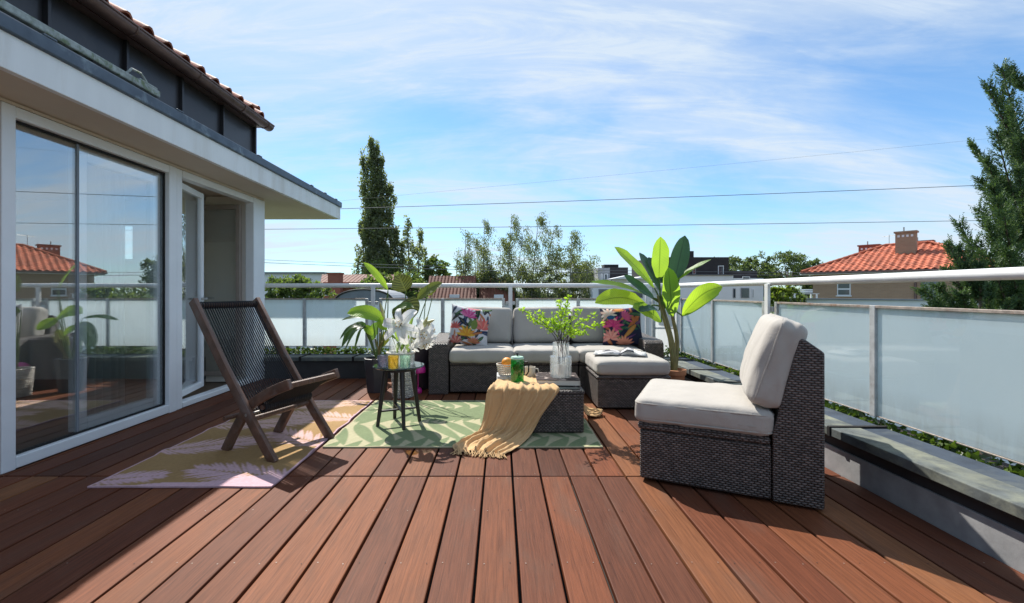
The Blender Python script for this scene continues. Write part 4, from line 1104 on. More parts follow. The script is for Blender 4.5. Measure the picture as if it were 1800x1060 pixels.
for (x,y,z,a,b) in ((-.012,-.030,.105,80,10),(.016,-.026,.070,75,-25),(-.01,.01,.045,60,40),(.012,.012,.12,50,-60)):
    o = MB().lathe([(0,-.004),(.026,-.004),(.0275,0),(.026,.004),(0,.004)],n=18).build('lime_slice',MT['lime'],pit,smooth=True); o.location=(x,y,z); o.rotation_euler=(R(a),R(b),0)
mug = thing('mug','cream mug standing behind the green pitcher','mug',(.235,3.58,TZ)); 
MB().lathe([(0,0),(.036,0),(.040,.006),(.042,.085),(.039,.085),(.037,.008),(0,.007)],n=28).build('cup',MT['cream'],mug,smooth=True); MB().tube([(.040,0,.070),(.062,0,.068),(.068,0,.045),(.058,0,.022),(.039,0,.020)],.005,8).build('handle',MT['cream'],mug,smooth=True)

# ------------------------------------------------------------------ throw over the table
def sheet(rows, nu, nv, amp, freq, name, par=None, solid=.004, seed=0, ampf=None):
    Lp = catmull([r[0] for r in rows],nv); Rp = catmull([r[1] for r in rows],nv); m=len(Lp)
    pos = [[Lp[j].lerp(Rp[j],i/nu) for i in range(nu+1)] for j in range(m)]
    vs=[]; fs=[]
    for j in range(m):
        tv = (pos[min(j+1,m-1)][nu//2]-pos[max(j-1,0)][nu//2]).normalized()
        tu = (pos[j][nu]-pos[j][0]).normalized(); nn = tu.cross(tv).normalized()
        if nn.z < -.2: nn = -nn
        if abs(nn.z) <= .2 and nn.y > 0: nn = -nn
        for i in range(nu+1):
            u = i/nu; v = j/(m-1); A_ = (ampf(v) if ampf else amp)
            ph = u*freq*2*math.pi + 1.3*noise.noise(Vector((u*3,v*2.2,seed)))*2.2 
            f = A_*(sum(a_*math.exp(-((u+.10*(v-.4)*k_+.03*noise.noise(Vector((v*3,q_,seed)))-q_)/s_)**2) for q_,s_,a_,k_ in ((.06,.03,.9,0),(.24,.022,1.1,.5),(.33,.05,.5,.2),(.47,.025,1.2,.8),(.60,.045,.6,1.2),(.72,.022,1.1,1.5),(.86,.03,.8,1.6),(.97,.02,.7,1.2))) + .55*noise.noise(Vector((u*9,v*4,seed+3))) + .30*noise.noise(Vector((u*22,v*9,seed+4))) + .22*noise.noise(Vector((u*48,v*26,seed+5))))
            p = pos[j][i]+nn*max(f,-.002)
            p.z += 0; p += tu*.010*noise.noise(Vector((u*5,v*6,seed+7)))
            if p.z < .010: p.z = .010+abs(.010-p.z)*.1
            vs.append(p)
    for j in range(m-1):
        for i in range(nu):
            a=j*(nu+1)+i; fs.append((a,a+1,a+nu+2,a+nu+1))
    return vs, fs, m
th = thing('throw_blanket','tan fringed throw draped over the wicker coffee table down to the rug','blanket',(.1,3.1,0))
rows = [((.00,3.64,.328),(.33,3.66,.330)),((-.04,3.36,.327),(.33,3.38,.328)),((-.075,3.145,.330),(.40,3.14,.330)),((-.10,3.115,.285),(.385,3.105,.285)),((-.115,3.095,.16),(.29,3.095,.16)),((-.16,3.06,.045),(.22,3.06,.05)),((-.25,2.98,.020),(.17,2.96,.022)),((-.31,2.89,.014),(.10,2.84,.014)),((-.285,2.80,.012),(.02,2.725,.012))]
vs, fs, m_ = sheet(rows,110,9,.012,5.5,'cloth',ampf=lambda v:.004 if v<.2 else (.019 if v<.62 else .026))
mb = MB(); mb.add(vs,fs); mb.build('cloth',MT['throw'],th,smooth='all',world=True,solid=.004)
ends = vs[-111:]; mb = MB()
for i in range(0,111,2):
    p = Vector(ends[i]); d = Vector((rnd.uniform(-.5,.6),-1,0)).normalized()
    q = [p, p+d*.02+Vector((rnd.uniform(-.006,.006),0,-.001)), p+d*rnd.uniform(.04,.065)+Vector((rnd.uniform(-.025,.025),0,0))]
    q[0].z = max(.013,p.z); q[1].z=max(.012,min(.02,p.z)); q[2].z=.008
    mb.tube(catmull(q,3),[.0038,.0036,.0034,.0032,.003,.0028,.0022],5)
mb.build('fringe',MT['throw'],th,smooth=True,world=True)
rows = [((.50,3.69,.322),(.52,3.45,.322)),((.592,3.70,.325),(.594,3.46,.325)),((.625,3.71,.20),(.622,3.50,.18)),((.68,3.72,.07),(.66,3.52,.05)),((.76,3.70,.03),(.73,3.54,.02)),((.83,3.66,.015),(.79,3.57,.014))]
vs, fs, m_ = sheet(rows,40,8,.012,3,'cloth',seed=5,ampf=lambda v:.004+.02*v)
mb = MB(); mb.add(vs,fs); mb.build('cloth',MT['throw'],th,smooth='all',world=True,solid=.004)

# ------------------------------------------------------------------ things on the round side table
SZ = .4525
for (x,y,mname,lab,h) in ((-.850,3.245,'smoke','smoky blue glass tumbler, leftmost on the round side table',.090),(-.768,3.215,'amber','amber glass tumbler between two other tumblers on the round side table',.092),(-.690,3.25,'aqua','pale green glass tumbler, rightmost on the round side table',.090)):
    tb = MB().lathe([(0,0),(.034,0),(.037,.004),(.040,h),(.0375,h),(.0345,.010),(0,.009)],n=28).build('tumbler',MT[mname],smooth=True)
    tb.location=(x,y,SZ); tag(tb,lab,'glass','coloured tumblers on the round side table')
lv = thing('vase','wide clear glass vase with lilies on the round side table','vase',(-.755,3.40,SZ))
MB().lathe([(0,0),(.098,0),(.103,.006),(.104,.085),(.100,.095),(.086,.097),(.087,.20),(.083,.20),(.082,.10),(.098,.085),(.098,.010),(0,.009)],n=40).build('bowl',MT['vglass'],lv,smooth=True)
MB().tube([(.103*math.cos(2*math.pi*k/40),.103*math.sin(2*math.pi*k/40),.090) for k in range(40)],.007,8,closed=True).build('rim',MT['cream'],lv,smooth=True)
MB().lathe([(0,.011),(.096,.011),(.096,.07),(0,.07)],n=32).build('water',mw,lv,smooth=True)
lil = thing('lily_bouquet','white lilies with buds and leaves in the wide vase on the side table','flowers',(-.755,3.40,SZ))
LO = lil.location
def lily(c, axis, r_, seed, n=6):
    axis = Vector(axis).normalized(); a = axis.orthogonal().normalized(); b = axis.cross(a); q = random.Random(seed)
    for k in range(n):
        t = 2*math.pi*k/n+q.uniform(-.12,.12); rad = a*math.cos(t)+b*math.sin(t); l_ = r_*q.uniform(.9,1.08)
        pts = [c-axis*.03, c+rad*l_*.25+axis*.010, c+rad*l_*.62+axis*.022, c+rad*l_*.98+axis*.004, c+rad*l_*1.18-axis*.035]
        pts = catmull(pts,2); m2=len(pts)
        wd = [.0185*(r_/.09)*(1.15 if k%2 else .8)*(.22+math.sin(math.pi*min(1,(i/(m2-1))**.95))) for i in range(m2)]; wd[-1]=.001
        MB().leaf(pts,wd,axis,.30,.05,seed+k).build('petal',MT['petal'],lil,smooth='all')
    for k in range(5):
        t = 2*math.pi*k/5; p=c+axis*.05+(a*math.cos(t)+b*math.sin(t))*.022
        MB().tube([c,p],.0016,4).build('filament',MT['stem'],lil); MB().tube([p-a*.006,p+a*.006],.0032,5).build('anther',MT['stamen'],lil)
def LP(px,py,dy=0): return at(px,py,3.36+dy)-LO
lily(LP(704,572,-.07),(-.1,-1,.25),.128,1); lily(LP(741,588,-.02),(.45,-.9,-.1),.110,2); lily(LP(752,582,.05),(.8,-.4,.35),.085,3); lily(LP(748,600,.0),(.3,-.8,-.75),.085,4); lily(LP(729,598,.06),(-.3,-.7,.2),.07,5)
for (px,py,tx,ty) in ((676,560,668,532),(740,572,764,562),(735,574,757,570),(741,580,752,556)):
    p, q = LP(px,py), LP(tx,ty,-.03); MB().tube(catmull([p,p.lerp(q,.3),p.lerp(q,.75),q],3),[.004,.007,.010,.012,.013,.012,.010,.008,.005,.002],8).build('bud',MT['bud'],lil,smooth=True)
for (px,py) in ((704,575),(741,592),(752,584),(676,560),(740,572),(748,600)):
    q = LP(px,py,.02); MB().tube(catmull([Vector((rnd.uniform(-.03,.03),rnd.uniform(-.03,.03),.02)),Vector((q.x*.5,0,.19)),q],5),.0038,6).build('stem',MT['stem'],lil,smooth=True)
for i,(px,py,tx,ty) in enumerate(((700,600,690,558),(720,600,740,575),(715,604,705,618),(722,600,742,606),(700,602,684,590),(718,596,727,556),(712,600,722,626),(706,600,697,622))):
    p, q = LP(px,py), LP(tx,ty,rnd.uniform(-.08,.05)); pts=catmull([p,p.lerp(q,.5)+Vector((0,-.02,.02)),q],4)
    MB().leaf(pts,[.016*math.sin(math.pi*(.08+.92*k/(len(pts)-1)))+.001 for k in range(len(pts))],(0,-.6,.8),.2,.08,i).build('leaf',MT['lilyleaf'],lil,smooth='all')

# ------------------------------------------------------------------ potted plants
def blade(par, b, t, wd, sag, up, mat, seed=0, n=8, fold=.18, wave=.07, peak=.55, tipw=.03, name='leaf', side=0):
    o = par.location; b, t = Vector(b)-o, Vector(t)-o; d=(t-b); sv = d.cross(Vector(up)).normalized()
    pts = [b.lerp(t,i/n)+Vector((0,0,sag*math.sin(math.pi*i/n)))+sv*side*math.sin(math.pi*i/n) for i in range(n+1)]
    ws = []
    for i in range(n+1):
        u=i/n; ws.append(wd*max(tipw,(math.sin(math.pi*u**(math.log(.5)/math.log(peak)))**.55 if 0<u<1 else 0)))
    return MB().leaf(pts,ws,up,fold,wave,seed).build(name,MT[mat],par,smooth='all')
def petiole(par,pts,r0,r1,mat='stem',name='petiole'):
    o=par.location; pts=catmull([Vector(p)-o for p in pts],5); k=len(pts)-1
    return MB().tube(pts,[r0+(r1-r0)*i/k for i in range(k+1)],8).build(name,MT[mat],par,smooth=True)
# banana plant
BP = thing('potted_plant','tall banana plant in a terracotta pot beside the ottoman','plant',(1.655,4.28,0)); bo=BP.location
MB().lathe([(0,0),(.068,0),(.072,.004),(.094,.215),(.105,.218),(.108,.262),(.098,.265),(.095,.235),(0,.235)],n=40).build('pot',MT['terracotta'],BP,smooth=True)
MB().lathe([(0,.236),(.094,.238),(.0,.245)],n=24,cap=False).build('soil',MT['soil'],BP)
Y0=4.28
crown_ = at(1163,535,Y0)
petiole(BP,[(1.655,Y0,.22),at(1182,610,Y0),at(1173,570,Y0),crown_],.034,.016,'pseudostem','stem')
petiole(BP,[(1.665,Y0+.02,.22),at(1190,600,Y0+.03),at(1183,560,Y0+.03),at(1176,525,Y0+.02)],.026,.012,'pseudostem','stem')
petiole(BP,[(1.645,Y0-.01,.22),at(1178,600,Y0-.02),at(1168,565,Y0-.02),at(1156,520,Y0-.02)],.022,.010,'pseudostem','stem')
bl = [ # base, tip, width, depth shift at tip, sag, mat, up
 (1150,506,1080,434,.062,-.10,.02,'banana',(.55,-.75,.5)),(1158,492,1161,416,.070,-.05,.0,'banana',(.25,-1,.1)),(1160,512,1124,444,.055,.18,.03,'bananadark',(.5,-.8,.4)),
 (1184,500,1204,414,.062,.05,.0,'bananadark',(-.35,-1,.1)),(1183,498,1250,456,.030,-.12,.02,'banana',(-.2,-.4,1)),(1182,557,1175,470,.066,-.22,.0,'banana',(.05,-1,.15)),
 (1150,524,1097,484,.050,-.12,.0,'bananadark',(.5,-.7,.5)),(1130,516,1038,496,.042,-.05,.03,'banana',(.1,-.5,1)),(1140,540,1046,533,.075,-.25,.07,'bananalime',(.1,-.75,.7)),
 (1163,566,1112,540,.060,-.20,.03,'banana',(.3,-.8,.6)),(1199,554,1270,504,.062,-.05,.06,'bananalime',(.35,-.75,.55)),(1200,556,1264,513,.055,.10,.05,'banana',(.3,-.6,.7)),
 (1170,500,1140,452,.05,.15,.0,'bananadark',(.3,-1,.2)),(1176,520,1190,450,.05,.16,0,'bananadark',(-.1,-1,.2)),(1158,546,1122,548,.04,-.2,.03,'bananadark',(0,-.6,.8)),(1168,500,1172,468,.03,.05,0,'bananalime',(0,-1,.1)),
]
for i,(bx,by,tx,ty,wd,dy,sag,mt,up) in enumerate(bl):
    b, t = at(bx,by,Y0-.01), at(tx,ty,Y0+dy)
    blade(BP,b,t,wd*1.35,sag,up,mt,i,12,.16,.06,.52)
    petiole(BP,[crown_+Vector((rnd.uniform(-.01,.04),rnd.uniform(-.02,.02),rnd.uniform(-.04,.02))),crown_.lerp(b,.6)+Vector((0,0,.01)),b],.010,.005)
# leafy plant in an anthracite pot
AP = thing('potted_plant','lime leaved plant in a tall anthracite pot by the far parapet','plant',(-1.245,4.52,0)); Y1=4.52
MB().lathe([(0,0),(.095,0),(.10,.004),(.128,.30),(.130,.335),(.118,.338),(.115,.31),(0,.31)],n=8).build('pot',MT['potdark'],AP)
MB().lathe([(0,.311),(.114,.312),(0,.32)],n=16,cap=False).build('soil',MT['soil'],AP)
cb = at(664,640,Y1)
def spray(par,root,pts,wd,mat,sag,up,seed,dy=0,peak=.5,fold=.18,**k):
    (bx,by),(tx,ty)=pts; yy=par.location.y
    b,t=at(bx,by,yy+dy*.5),at(tx,ty,yy+dy); blade(par,b,t,wd,sag,up,mat,seed,9,fold,.06,peak,**k)
    petiole(par,[root,root.lerp(b,.5)+Vector((0,0,.03)),b],.007,.004)
spray(AP,cb,((678,566),(610,551)),.085,'limeleaf',.05,(.1,-.75,.7),1,-.15)
spray(AP,cb,((664,562),(680,580)),.05,'limeleaf',.01,(-.3,-.9,.3),2,-.2)
spray(AP,cb,((682,510),(639,461)),.045,'limeleaf',.02,(.5,-.7,.5),3,-.05,.5)
petiole(AP,[cb,at(680,570,Y1),at(682,510,Y1-.02)],.007,.005)
spray(AP,cb,((645,575),(600,612)),.07,'monstera',.09,(-.5,-.6,.6),4,-.1)
spray(AP,cb,((642,574),(603,625)),.030,'monstera',.08,(-.6,-.5,.5),5,-.12); spray(AP,cb,((640,572),(622,622)),.028,'monstera',.05,(-.6,-.6,.5),6,-.12); spray(AP,cb,((638,574),(597,597)),.035,'monstera',.06,(-.4,-.6,.7),16,-.10)
spray(AP,cb,((650,600),(662,566)),.05,'monstera',.0,(0,-1,.2),7,.05); spray(AP,cb,((668,612),(690,580)),.05,'oliveleaf',.02,(0,-1,.4),8,.0); spray(AP,cb,((640,575),(655,590)),.04,'limeleaf',.02,(0,-.8,.5),9,-.1)
spray(AP,cb,((655,560),(600,563)),.028,'monstera',.03,(0,-.6,.8),17,.1)
for k,(px,py) in enumerate(((668,585),(660,595),(672,600),(676,590))): petiole(AP,[(-1.245+.02*k,4.5,.31),at(666,620,Y1-.05),at(px,py,Y1-.1)],.012,.007,'pseudostem','stem')
# alocasia in a white basket
WP = thing('potted_plant','dark veined alocasia in a white woven basket behind the side table','plant',(-.93,4.30,0)); Y2=4.30
def basket_mesh():
    mb=MB(); n=44; rowsn=18; h=.27
    for r_ in range(rowsn):
        z=h*(r_+.5)/rowsn; rad=.090+.022*r_/rowsn
        mb.tube([((rad+.004*(1 if (k+r_)%2 else -1))*math.cos(2*math.pi*k/n),(rad+.004*(1 if (k+r_)%2 else -1))*math.sin(2*math.pi*k/n),z) for k in range(n)],.0082,5,closed=True)
    mb.lathe([(0,.004),(.085,.004),(.105,h-.01),(.0,h-.03)],n=24,cap=False); return mb
basket_mesh().build('pot',MT['wicker_basket'],WP,smooth=True)
MB().lathe([(0,.262),(.106,.260)],n=24,cap=False).build('soil',MT['soil'],WP)
ca_ = Vector((-.93,4.30,.26))
spray(WP,ca_,((713,512),(700,482)),.10,'darkleaf',.0,(.1,-1,.1),11,-.03,.45,side=.0)
spray(WP,ca_,((708,530),(726,560)),.12,'darkleaf',.02,(.15,-1,.25),12,-.1,.45); spray(WP,ca_,((706,540),(698,566)),.07,'darkleaf',.02,(-.2,-1,.2),13,-.1,.45)
spray(WP,ca_,((733,527),(778,497)),.060,'oliveleaf',.02,(-.2,-.8,.6),14,.05,.45); spray(WP,ca_,((690,548),(728,540)),.045,'lilyleaf',.03,(0,-.7,.7),15,-.15)
spray(WP,ca_,((690,545),(704,552)),.04,'monstera',.0,(0,-1,.2),19,-.1)
for (px,py) in ((748,530),(757,535)): petiole(WP,[ca_,at(740,590,Y2+.02),at(px,py,Y2+.05),at(px+4,py-28,Y2+.05)],.006,.003)
spray(WP,ca_,((752,520),(768,505)),.02,'oliveleaf',.0,(0,-1,.2),20,.06)
# tall plum planter by the sofa arm
pp = thing('planter','large dark plum planter standing between the basket and the sofa arm','planter',(-.86,4.70,0))
MB().lathe([(0,0),(.13,0),(.135,.006),(.165,.50),(.168,.515),(.150,.515),(.148,.46),(0,.46)],n=36).build('tub',MT['plum'],pp,smooth=True)
MB().lathe([(0,.461),(.147,.462)],n=20,cap=False).build('soil',MT['soil'],pp)
# pink mushroom lamp
lp = thing('table_lamp','small magenta mushroom lamp standing on the deck beside the sofa','lamp',(-.815,4.44,0))
MB().lathe([(0,0),(.034,0),(.040,.010),(.040,.030),(.030,.048),(.010,.058),(0,.058)],n=28).build('base',MT['pink'],lp,smooth=True)
MB().lathe([(.0055,.055),(.0055,.225)],n=12,cap=False).build('stem',MT['pink'],lp,smooth=True)
MB().lathe([(0,.205),(.072,.205),(.076,.212),(.074,.240),(.060,.275),(.034,.298),(0,.306)],n=32).build('lamp_shade',MT['pink'],lp,smooth=True)
# ------------------------------------------------------------------ trees
def tree(name, label, cat, base, group, crown_mb, mat, trunks, bark='bark', extra=()):
    t = thing(name,label,cat,base,0,group); o=Vector(base)
    for pts,r0,r1 in trunks:
        pts=[Vector(p)-o for p in pts]; k=len(pts)-1
        MB().tube(pts,[r0+(r1-r0)*i/k for i in range(k+1)],7).build('trunk',MT[bark],t,smooth=True)
    for mb,nm,mt in [(crown_mb,'crown',mat)]+list(extra): mb.build(nm,MT[mt],t,world=True)
    return t
def clump_leaves(mb, clumps, per, size, r, drop=None, asp=.5):
    for (c,rad) in clumps:
        for i in range(per):
            v=rv(r); p=Vector(c)+Vector((v.x*rad[0],v.y*rad[1],v.z*rad[2]))
            d=rv(r)
            if drop: d=(d*.5+Vector(drop)).normalized()
            else: d.normalize()
            s_=size*r.uniform(.6,1.4); mb.card(p,d,rv(r),s_,s_*asp*.5)
def poplar(label, spires, Y, seed, per=62, leaf=.21):
    """several upright leafy spires on one trunk; each spire: foot px, tip px, tip py, half width in m, foot py"""
    r=random.Random(seed); f0=at(spires[0][0],513,Y); b=Vector((f0.x,Y,-6.6)); mb=MB(); cl=[]; tr=[]
    for (pf,pt,py,w_,fy) in spires:
        foot=at(pf,fy,Y+r.uniform(-.5,.5)); tip=at(pt,py,Y); H_=(tip-foot).length; n=int(H_*6.5*max(.5,w_))
        root=Vector((b.x,b.y,max(-4,foot.z-2)))
        tr.append((catmull([root,foot.lerp(tip,.25),foot.lerp(tip,.7),tip],4),.12,.015))
        for i in range(n):
            t=r.random(); rad=w_*(min(1,(t+.05)/.25)**.5)*(min(1,(1.03-t)/.55)**.8)
            an=r.uniform(0,6.28); q=rad*math.sqrt(r.uniform(.02,1))*(1+.5*noise.noise(Vector((math.cos(an)*1.5,math.sin(an)*1.5,t*H_*.7+seed))))
            c=foot.lerp(tip,t)+Vector((q*math.cos(an),q*math.sin(an),0)); k=r.uniform(.6,1.1)
            cl.append((c,(.34*k,.34*k,.75*k)))
    clump_leaves(mb,cl,per,leaf,r,None,.7)
    tr.append(([b,f0.lerp(b,.5),f0],.35,.2))
    return tree('poplar_tree',label,'tree',tuple(b),'trees beyond the far railing',mb,'poplar',tr)
poplar('tall dense poplar rising highest on the left behind the railing',[(664,652,244,1.25,545),(650,637,268,.85,480),(674,670,278,1.2,545),(684,686,325,1.1,545),(646,635,385,.9,545),(658,661,258,1.2,545),(692,695,395,.8,545),(668,668,420,1.7,545)],45,1)
poplar('shorter slender poplar just right of the tallest poplar',[(722,716,388,.95,545),(732,738,405,.8,545),(712,706,430,.75,545)],45,2,40)
poplar('narrow poplar sapling between the slender poplar and the round tree',[(748,748,438,.55,545)],46,4,40)
def birch(label, px, pyt, Y, w, seed, lean=0, n=120, low=.2):
    """airy crown on two or three leaders with hanging twigs"""
    r=random.Random(seed); top=at(px,pyt,Y); b=Vector((top.x-lean,Y,-6.6)); mb=MB(); tr=[]
    leads=[(top,1.0)]+[(top+Vector((r.uniform(-1.15,1.15)*w,r.uniform(-.6,.6)*w,-r.uniform(.7,2.6))),.8) for _ in range(3)]
    trunks=[]
    for k,(tp,sc) in enumerate(leads):
        mid=b.lerp(tp,.6)+Vector((-lean*.25+r.uniform(-.2,.2),0,0)); trunk=catmull([b,b.lerp(top,.3),mid,tp+Vector((.10*lean,0,0))],8); trunks.append(trunk)
        tr.append((trunk,.15 if k==0 else .09,.010))
    for i in range(n):
        trunk=trunks[0 if i%5<2 else r.randrange(1,4)]
        t=low+(1-low)*r.random()**.9; k=min(len(trunk)-1,int(t*(len(trunk)-1)+r.random())); p=trunk[k]
        a=r.uniform(0,6.28); ln=1.45*w*(1.08-.98*t**3)*r.uniform(.25,1.15); up=r.uniform(.25,1.0)*ln
        e=p+Vector((math.cos(a)*ln+.12*t,math.sin(a)*ln,up))
        if i%3==0: tr.append(([p,p.lerp(e,.5)+Vector((0,0,.15*ln)),e],.022,.005))
        for q in range(5):
            s_=p.lerp(e,r.uniform(.25,1)); L_=r.uniform(.3,1.2)
            for z in range(8):
                g_=s_+Vector((r.gauss(.08,.15)+.05*z*L_,r.gauss(0,.16),-L_*z/8+r.gauss(0,.12)))
                mb.card(g_,(rv(r)*.55+Vector((.2,0,-.9))).normalized(),rv(r),r.uniform(.10,.20),r.uniform(.025,.05))
    return tree('birch_tree',label,'tree',tuple(b),'trees beyond the far railing',mb,'birch',tr,'birchbark')
birch('thin wispy birch at the left end of the row behind the sofa',818,403,40,1.05,11,.2,210)
birch('airy birch with forked tip, second in the row behind the sofa',851,388,41,1.2,12,.1,250)
birch('taller feathery birch in the middle of the row behind the sofa',899,380,40,1.3,13,.2,270)
birch('wind bent birch with drooping tips above the middle back cushion',946,376,40,1.3,14,.9,270)
birch('fuller rounded birch at the right end of the row, left of the banana plant',1004,408,39,1.5,15,.5,430,.1)
def broadtree(name,label,px,py_top,Y,w,h,seed,mat='broad',group='trees beyond the far railing',n=60,per=60,leaf=.22,cat='tree',base=None):
    r=random.Random(seed); top=at(px,py_top,Y); b=Vector((top.x,Y,base if base is not None else -6.6)); c=top-Vector((0,0,h/2)); mb=MB(); cl=[]; tr=[]
    for i in range(n):
        v=rv(r); v=v.normalized()*(.45+.55*r.random()**.5); k=1+.25*noise.noise(v*2+Vector((seed,0,0)))
        p=c+Vector((v.x*w/2*k,v.y*w/2*k,v.z*h/2*k)); q=w*.11*r.uniform(.7,1.3); cl.append((p,(q,q,q*.75)))
        if i%6==0: tr.append(([b.lerp(c,.7),b.lerp(c,.9).lerp(p,.4),p],.05*w/4,.015))
    clump_leaves(mb,cl,per,leaf,r,None,.6); tr.append(([b,b.lerp(c,.55)+Vector((.1,0,0)),c],.06*w/2+.05,.03*w/2))
    return tree(name,label,cat,tuple(b),group,mb,mat,tr)
broadtree('round_tree','small dark round tree right of the slender poplar',766,452,44,2.7,3.0,21)
broadtree('round_tree','rounded shrubby tree in front of the tiled roofs, under the slender poplar',716,478,33,3.0,3.2,25,'broad',n=55)
broadtree('round_tree','bushy tree just right of the grey vaulted canopy',662,482,31,2.6,3.0,26,'broad',n=50)
broadtree('round_tree','bushy green mass at the foot of the tall poplar',668,455,43,4.6,5.2,22,'broad',n=70)
for i,(px,pt,w_,lab) in enumerate(((822,470,3.2,'low dense foliage under the leftmost birch behind the sofa'),(868,466,3.2,'low dense foliage under the forked birch behind the sofa'),(914,464,3.2,'low dense foliage under the feathery birch behind the sofa'),(962,462,3.2,'low dense foliage under the wind bent birch'),(1008,452,3.2,'low dense foliage under the fuller birch near the banana plant'))):
    broadtree('hedge_tree',lab,px,pt,40.5,w_,5.2,30+i,'birch',n=55,per=60,leaf=.2)
for i,(px,pt,w_,lab) in enumerate(((486,486,1.7,'green shrub beside the white door jamb, leftmost beyond the railing'),(520,482,1.5,'pale green bamboo like shrub left of the brick chimney'),(550,484,1.5,'green shrub directly left of the orange brick house'),(503,498,1.6,'low dark shrub between the two taller shrubs on the left'))):
    broadtree('shrub',lab,px,pt,20,w_,1.6,50+i,'broad','shrubs beyond the left part of the railing',n=34,per=50,leaf=.13,cat='shrub')
for i,(px,pt,w_,lab) in enumerate(((1290,448,4.4,'grey green tree right of the black penthouse'),(1330,443,4.2,'round leafy tree between the penthouse and the tiled roof'),(1385,438,5.4,'tallest leafy tree left of the orange tiled roof'),(1420,452,4.2,'leafy tree whose crown meets the tiled roof'),(1345,462,3.2,'low rounded tree in front of the taller leafy trees'),(1255,456,3.5,'tree top peeping over the black penthouse'))):
    broadtree('leafy_tree',lab,px,pt,62+2*i,w_,5.5,60+i,'farleaf','leafy trees behind the right hand houses',n=70,per=55,leaf=.30)
for i,(px,pt,w_,lab) in enumerate(((1377,500,.9,'yellow green shrub right of the white railing post'),(1395,503,.8,'green shrub in front of the tiled house wall'),(1362,506,.6,'brownish shrub beside the railing post on the right'))):
    broadtree('shrub',lab,px,pt,21,w_,1.1,80+i,'yellowgreen' if i!=1 else 'broad','shrubs by the neighbour terrace',n=26,per=50,leaf=.10,cat='shrub')
# far woods along the horizon
mb=MB(); r=random.Random(5)
for i in range(26000):
    x=r.uniform(-260,330); Y=r.uniform(170,210); hh=8+4*noise.noise(Vector((x*.03,0,1)))+3.5*noise.noise(Vector((x*.11,0,4)))
    if -90<x<60: hh-=1.5
    z=-6.6+abs(r.random())**.6*hh*1.05
    mb.card(Vector((x,Y,z)),rv(r).normalized(),rv(r),r.uniform(.8,1.7),r.uniform(.3,.7))
tag(mb.build('distant_woods',MT['farleaf']),'hazy belt of woods along the horizon','woods',kind='stuff')

# conifer beside the terrace on the right
def conifer(label, base, ztop, branches, seed, wcore):
    r=random.Random(seed); b=Vector(base); mb=MB(); lt=MB(); tr=[]
    top=Vector((b.x,b.y,ztop)); trunk=catmull([b,b.lerp(top,.5)+Vector((.1,0,0)),top],8); tr.append((trunk,.16,.015))
    def spray_(p,d,ln,side):
        # flat feathery spray: rachis with needles both sides
        n=max(5,int(ln/.030)); 
        for i in range(n):
            t=i/n; q=p+d*ln*t+Vector((0,0,.10*ln*t*t))
            for s_ in (-1,1):
                nd=(d*.9+side*s_*.75*(1-.3*t)+rv(r)*.35).normalized(); l_=.075*(1-.6*t)*r.uniform(.7,1.25)
                (lt if (t>.55 and r.random()<.30) else mb).card(q,nd,rv(r),l_,l_*.17)
    def branch(p0,p1,curl,dens):
        L_=(p1-p0).length; pts=catmull([p0,p0.lerp(p1,.5)+Vector((0,0,-.10*L_*curl)),p1],10); tr.append((pts,.030,.006))
        k=len(pts); pn=(p1-p0).cross(rv(r)).normalized()
        for i in range(2,k):
            t=i/(k-1); d=(pts[min(i+1,k-1)]-pts[i-1]).normalized()
            for q in range(dens):
                side=((pn if (q+i)%2 else -pn)+rv(r)*.35).normalized(); dd=(d*.85+side*.62+Vector((0,0,.22))).normalized()
                spray_(pts[i]+rv(r)*.03,dd,L_*.13*(1.25-t*.85)+.10*r.uniform(.5,1.5),dd.cross(rv(r)).normalized())
    for (z0,tip,curl,dens) in branches:
        p0=trunk[max(0,min(len(trunk)-1,int((z0-b.z)/(ztop-b.z)*(len(trunk)-1))))]; branch(p0,Vector(tip),curl,dens)
    nb=int((ztop+1.5)*6)
    for i in range(nb):                                        # the rest of the crown all round the trunk
        z=-2.2+(ztop+2.0)*r.random(); a=r.uniform(0,6.28); f=1-max(0,(z+2.2)/(ztop+2.4)); rad=wcore*(.25+.75*f**.7)*r.uniform(.6,1.05)
        p0=trunk[max(0,min(len(trunk)-1,int((z-b.z)/(ztop-b.z)*(len(trunk)-1))))]
        branch(p0,p0+Vector((math.cos(a)*rad,math.sin(a)*rad,rad*.9+.15)),1,4)
    return tree('conifer_tree',label,'tree',tuple(b),'conifers right of the terrace',mb,'conifer',tr,'bark',[(lt,'young_sprays','conetip')])
YC=8.3
br_=[(3.2,at(1737,152,YC-.2),1,7),(3.6,at(1762,123,YC),1,7),(2.3,at(1710,258,YC-.3),1,8),(2.0,at(1726,318,YC-.4),1,8),(1.0,at(1724,372,YC-.5),1,8),(.7,at(1688,398,YC-.2),.6,7),(2.6,at(1775,200,YC-.5),1,8),(1.6,at(1745,330,YC-.6),1,9),(.2,at(1716,430,YC-.6),1,8),(.0,at(1750,415,YC-.8),1,9),(1.9,at(1790,300,YC-.7),1,8),(1.5,at(1735,285,YC-.5),1,8),(1.2,at(1752,355,YC-.8),1,9),(.9,at(1735,395,YC-.9),1,9),(.5,at(1765,380,YC-1.0),1,9),(.3,at(1738,450,YC-1.0),1,9),(.1,at(1772,445,YC-1.1),1,9),(2.2,at(1752,235,YC-.3),1,7),(2.9,at(1758,165,YC-.1),1,7),(2.4,at(1795,250,YC-.6),1,8),(-.6,at(1740,480,YC-.6),1,8)]
conifer('tall feathery conifer cut by the right edge of the picture',(at(1812,513,YC).x,YC,-6.6),at(1790,118,YC).z,[(a,tuple(t),c,d) for a,t,c,d in br_],3,1.0)
YD=7.6
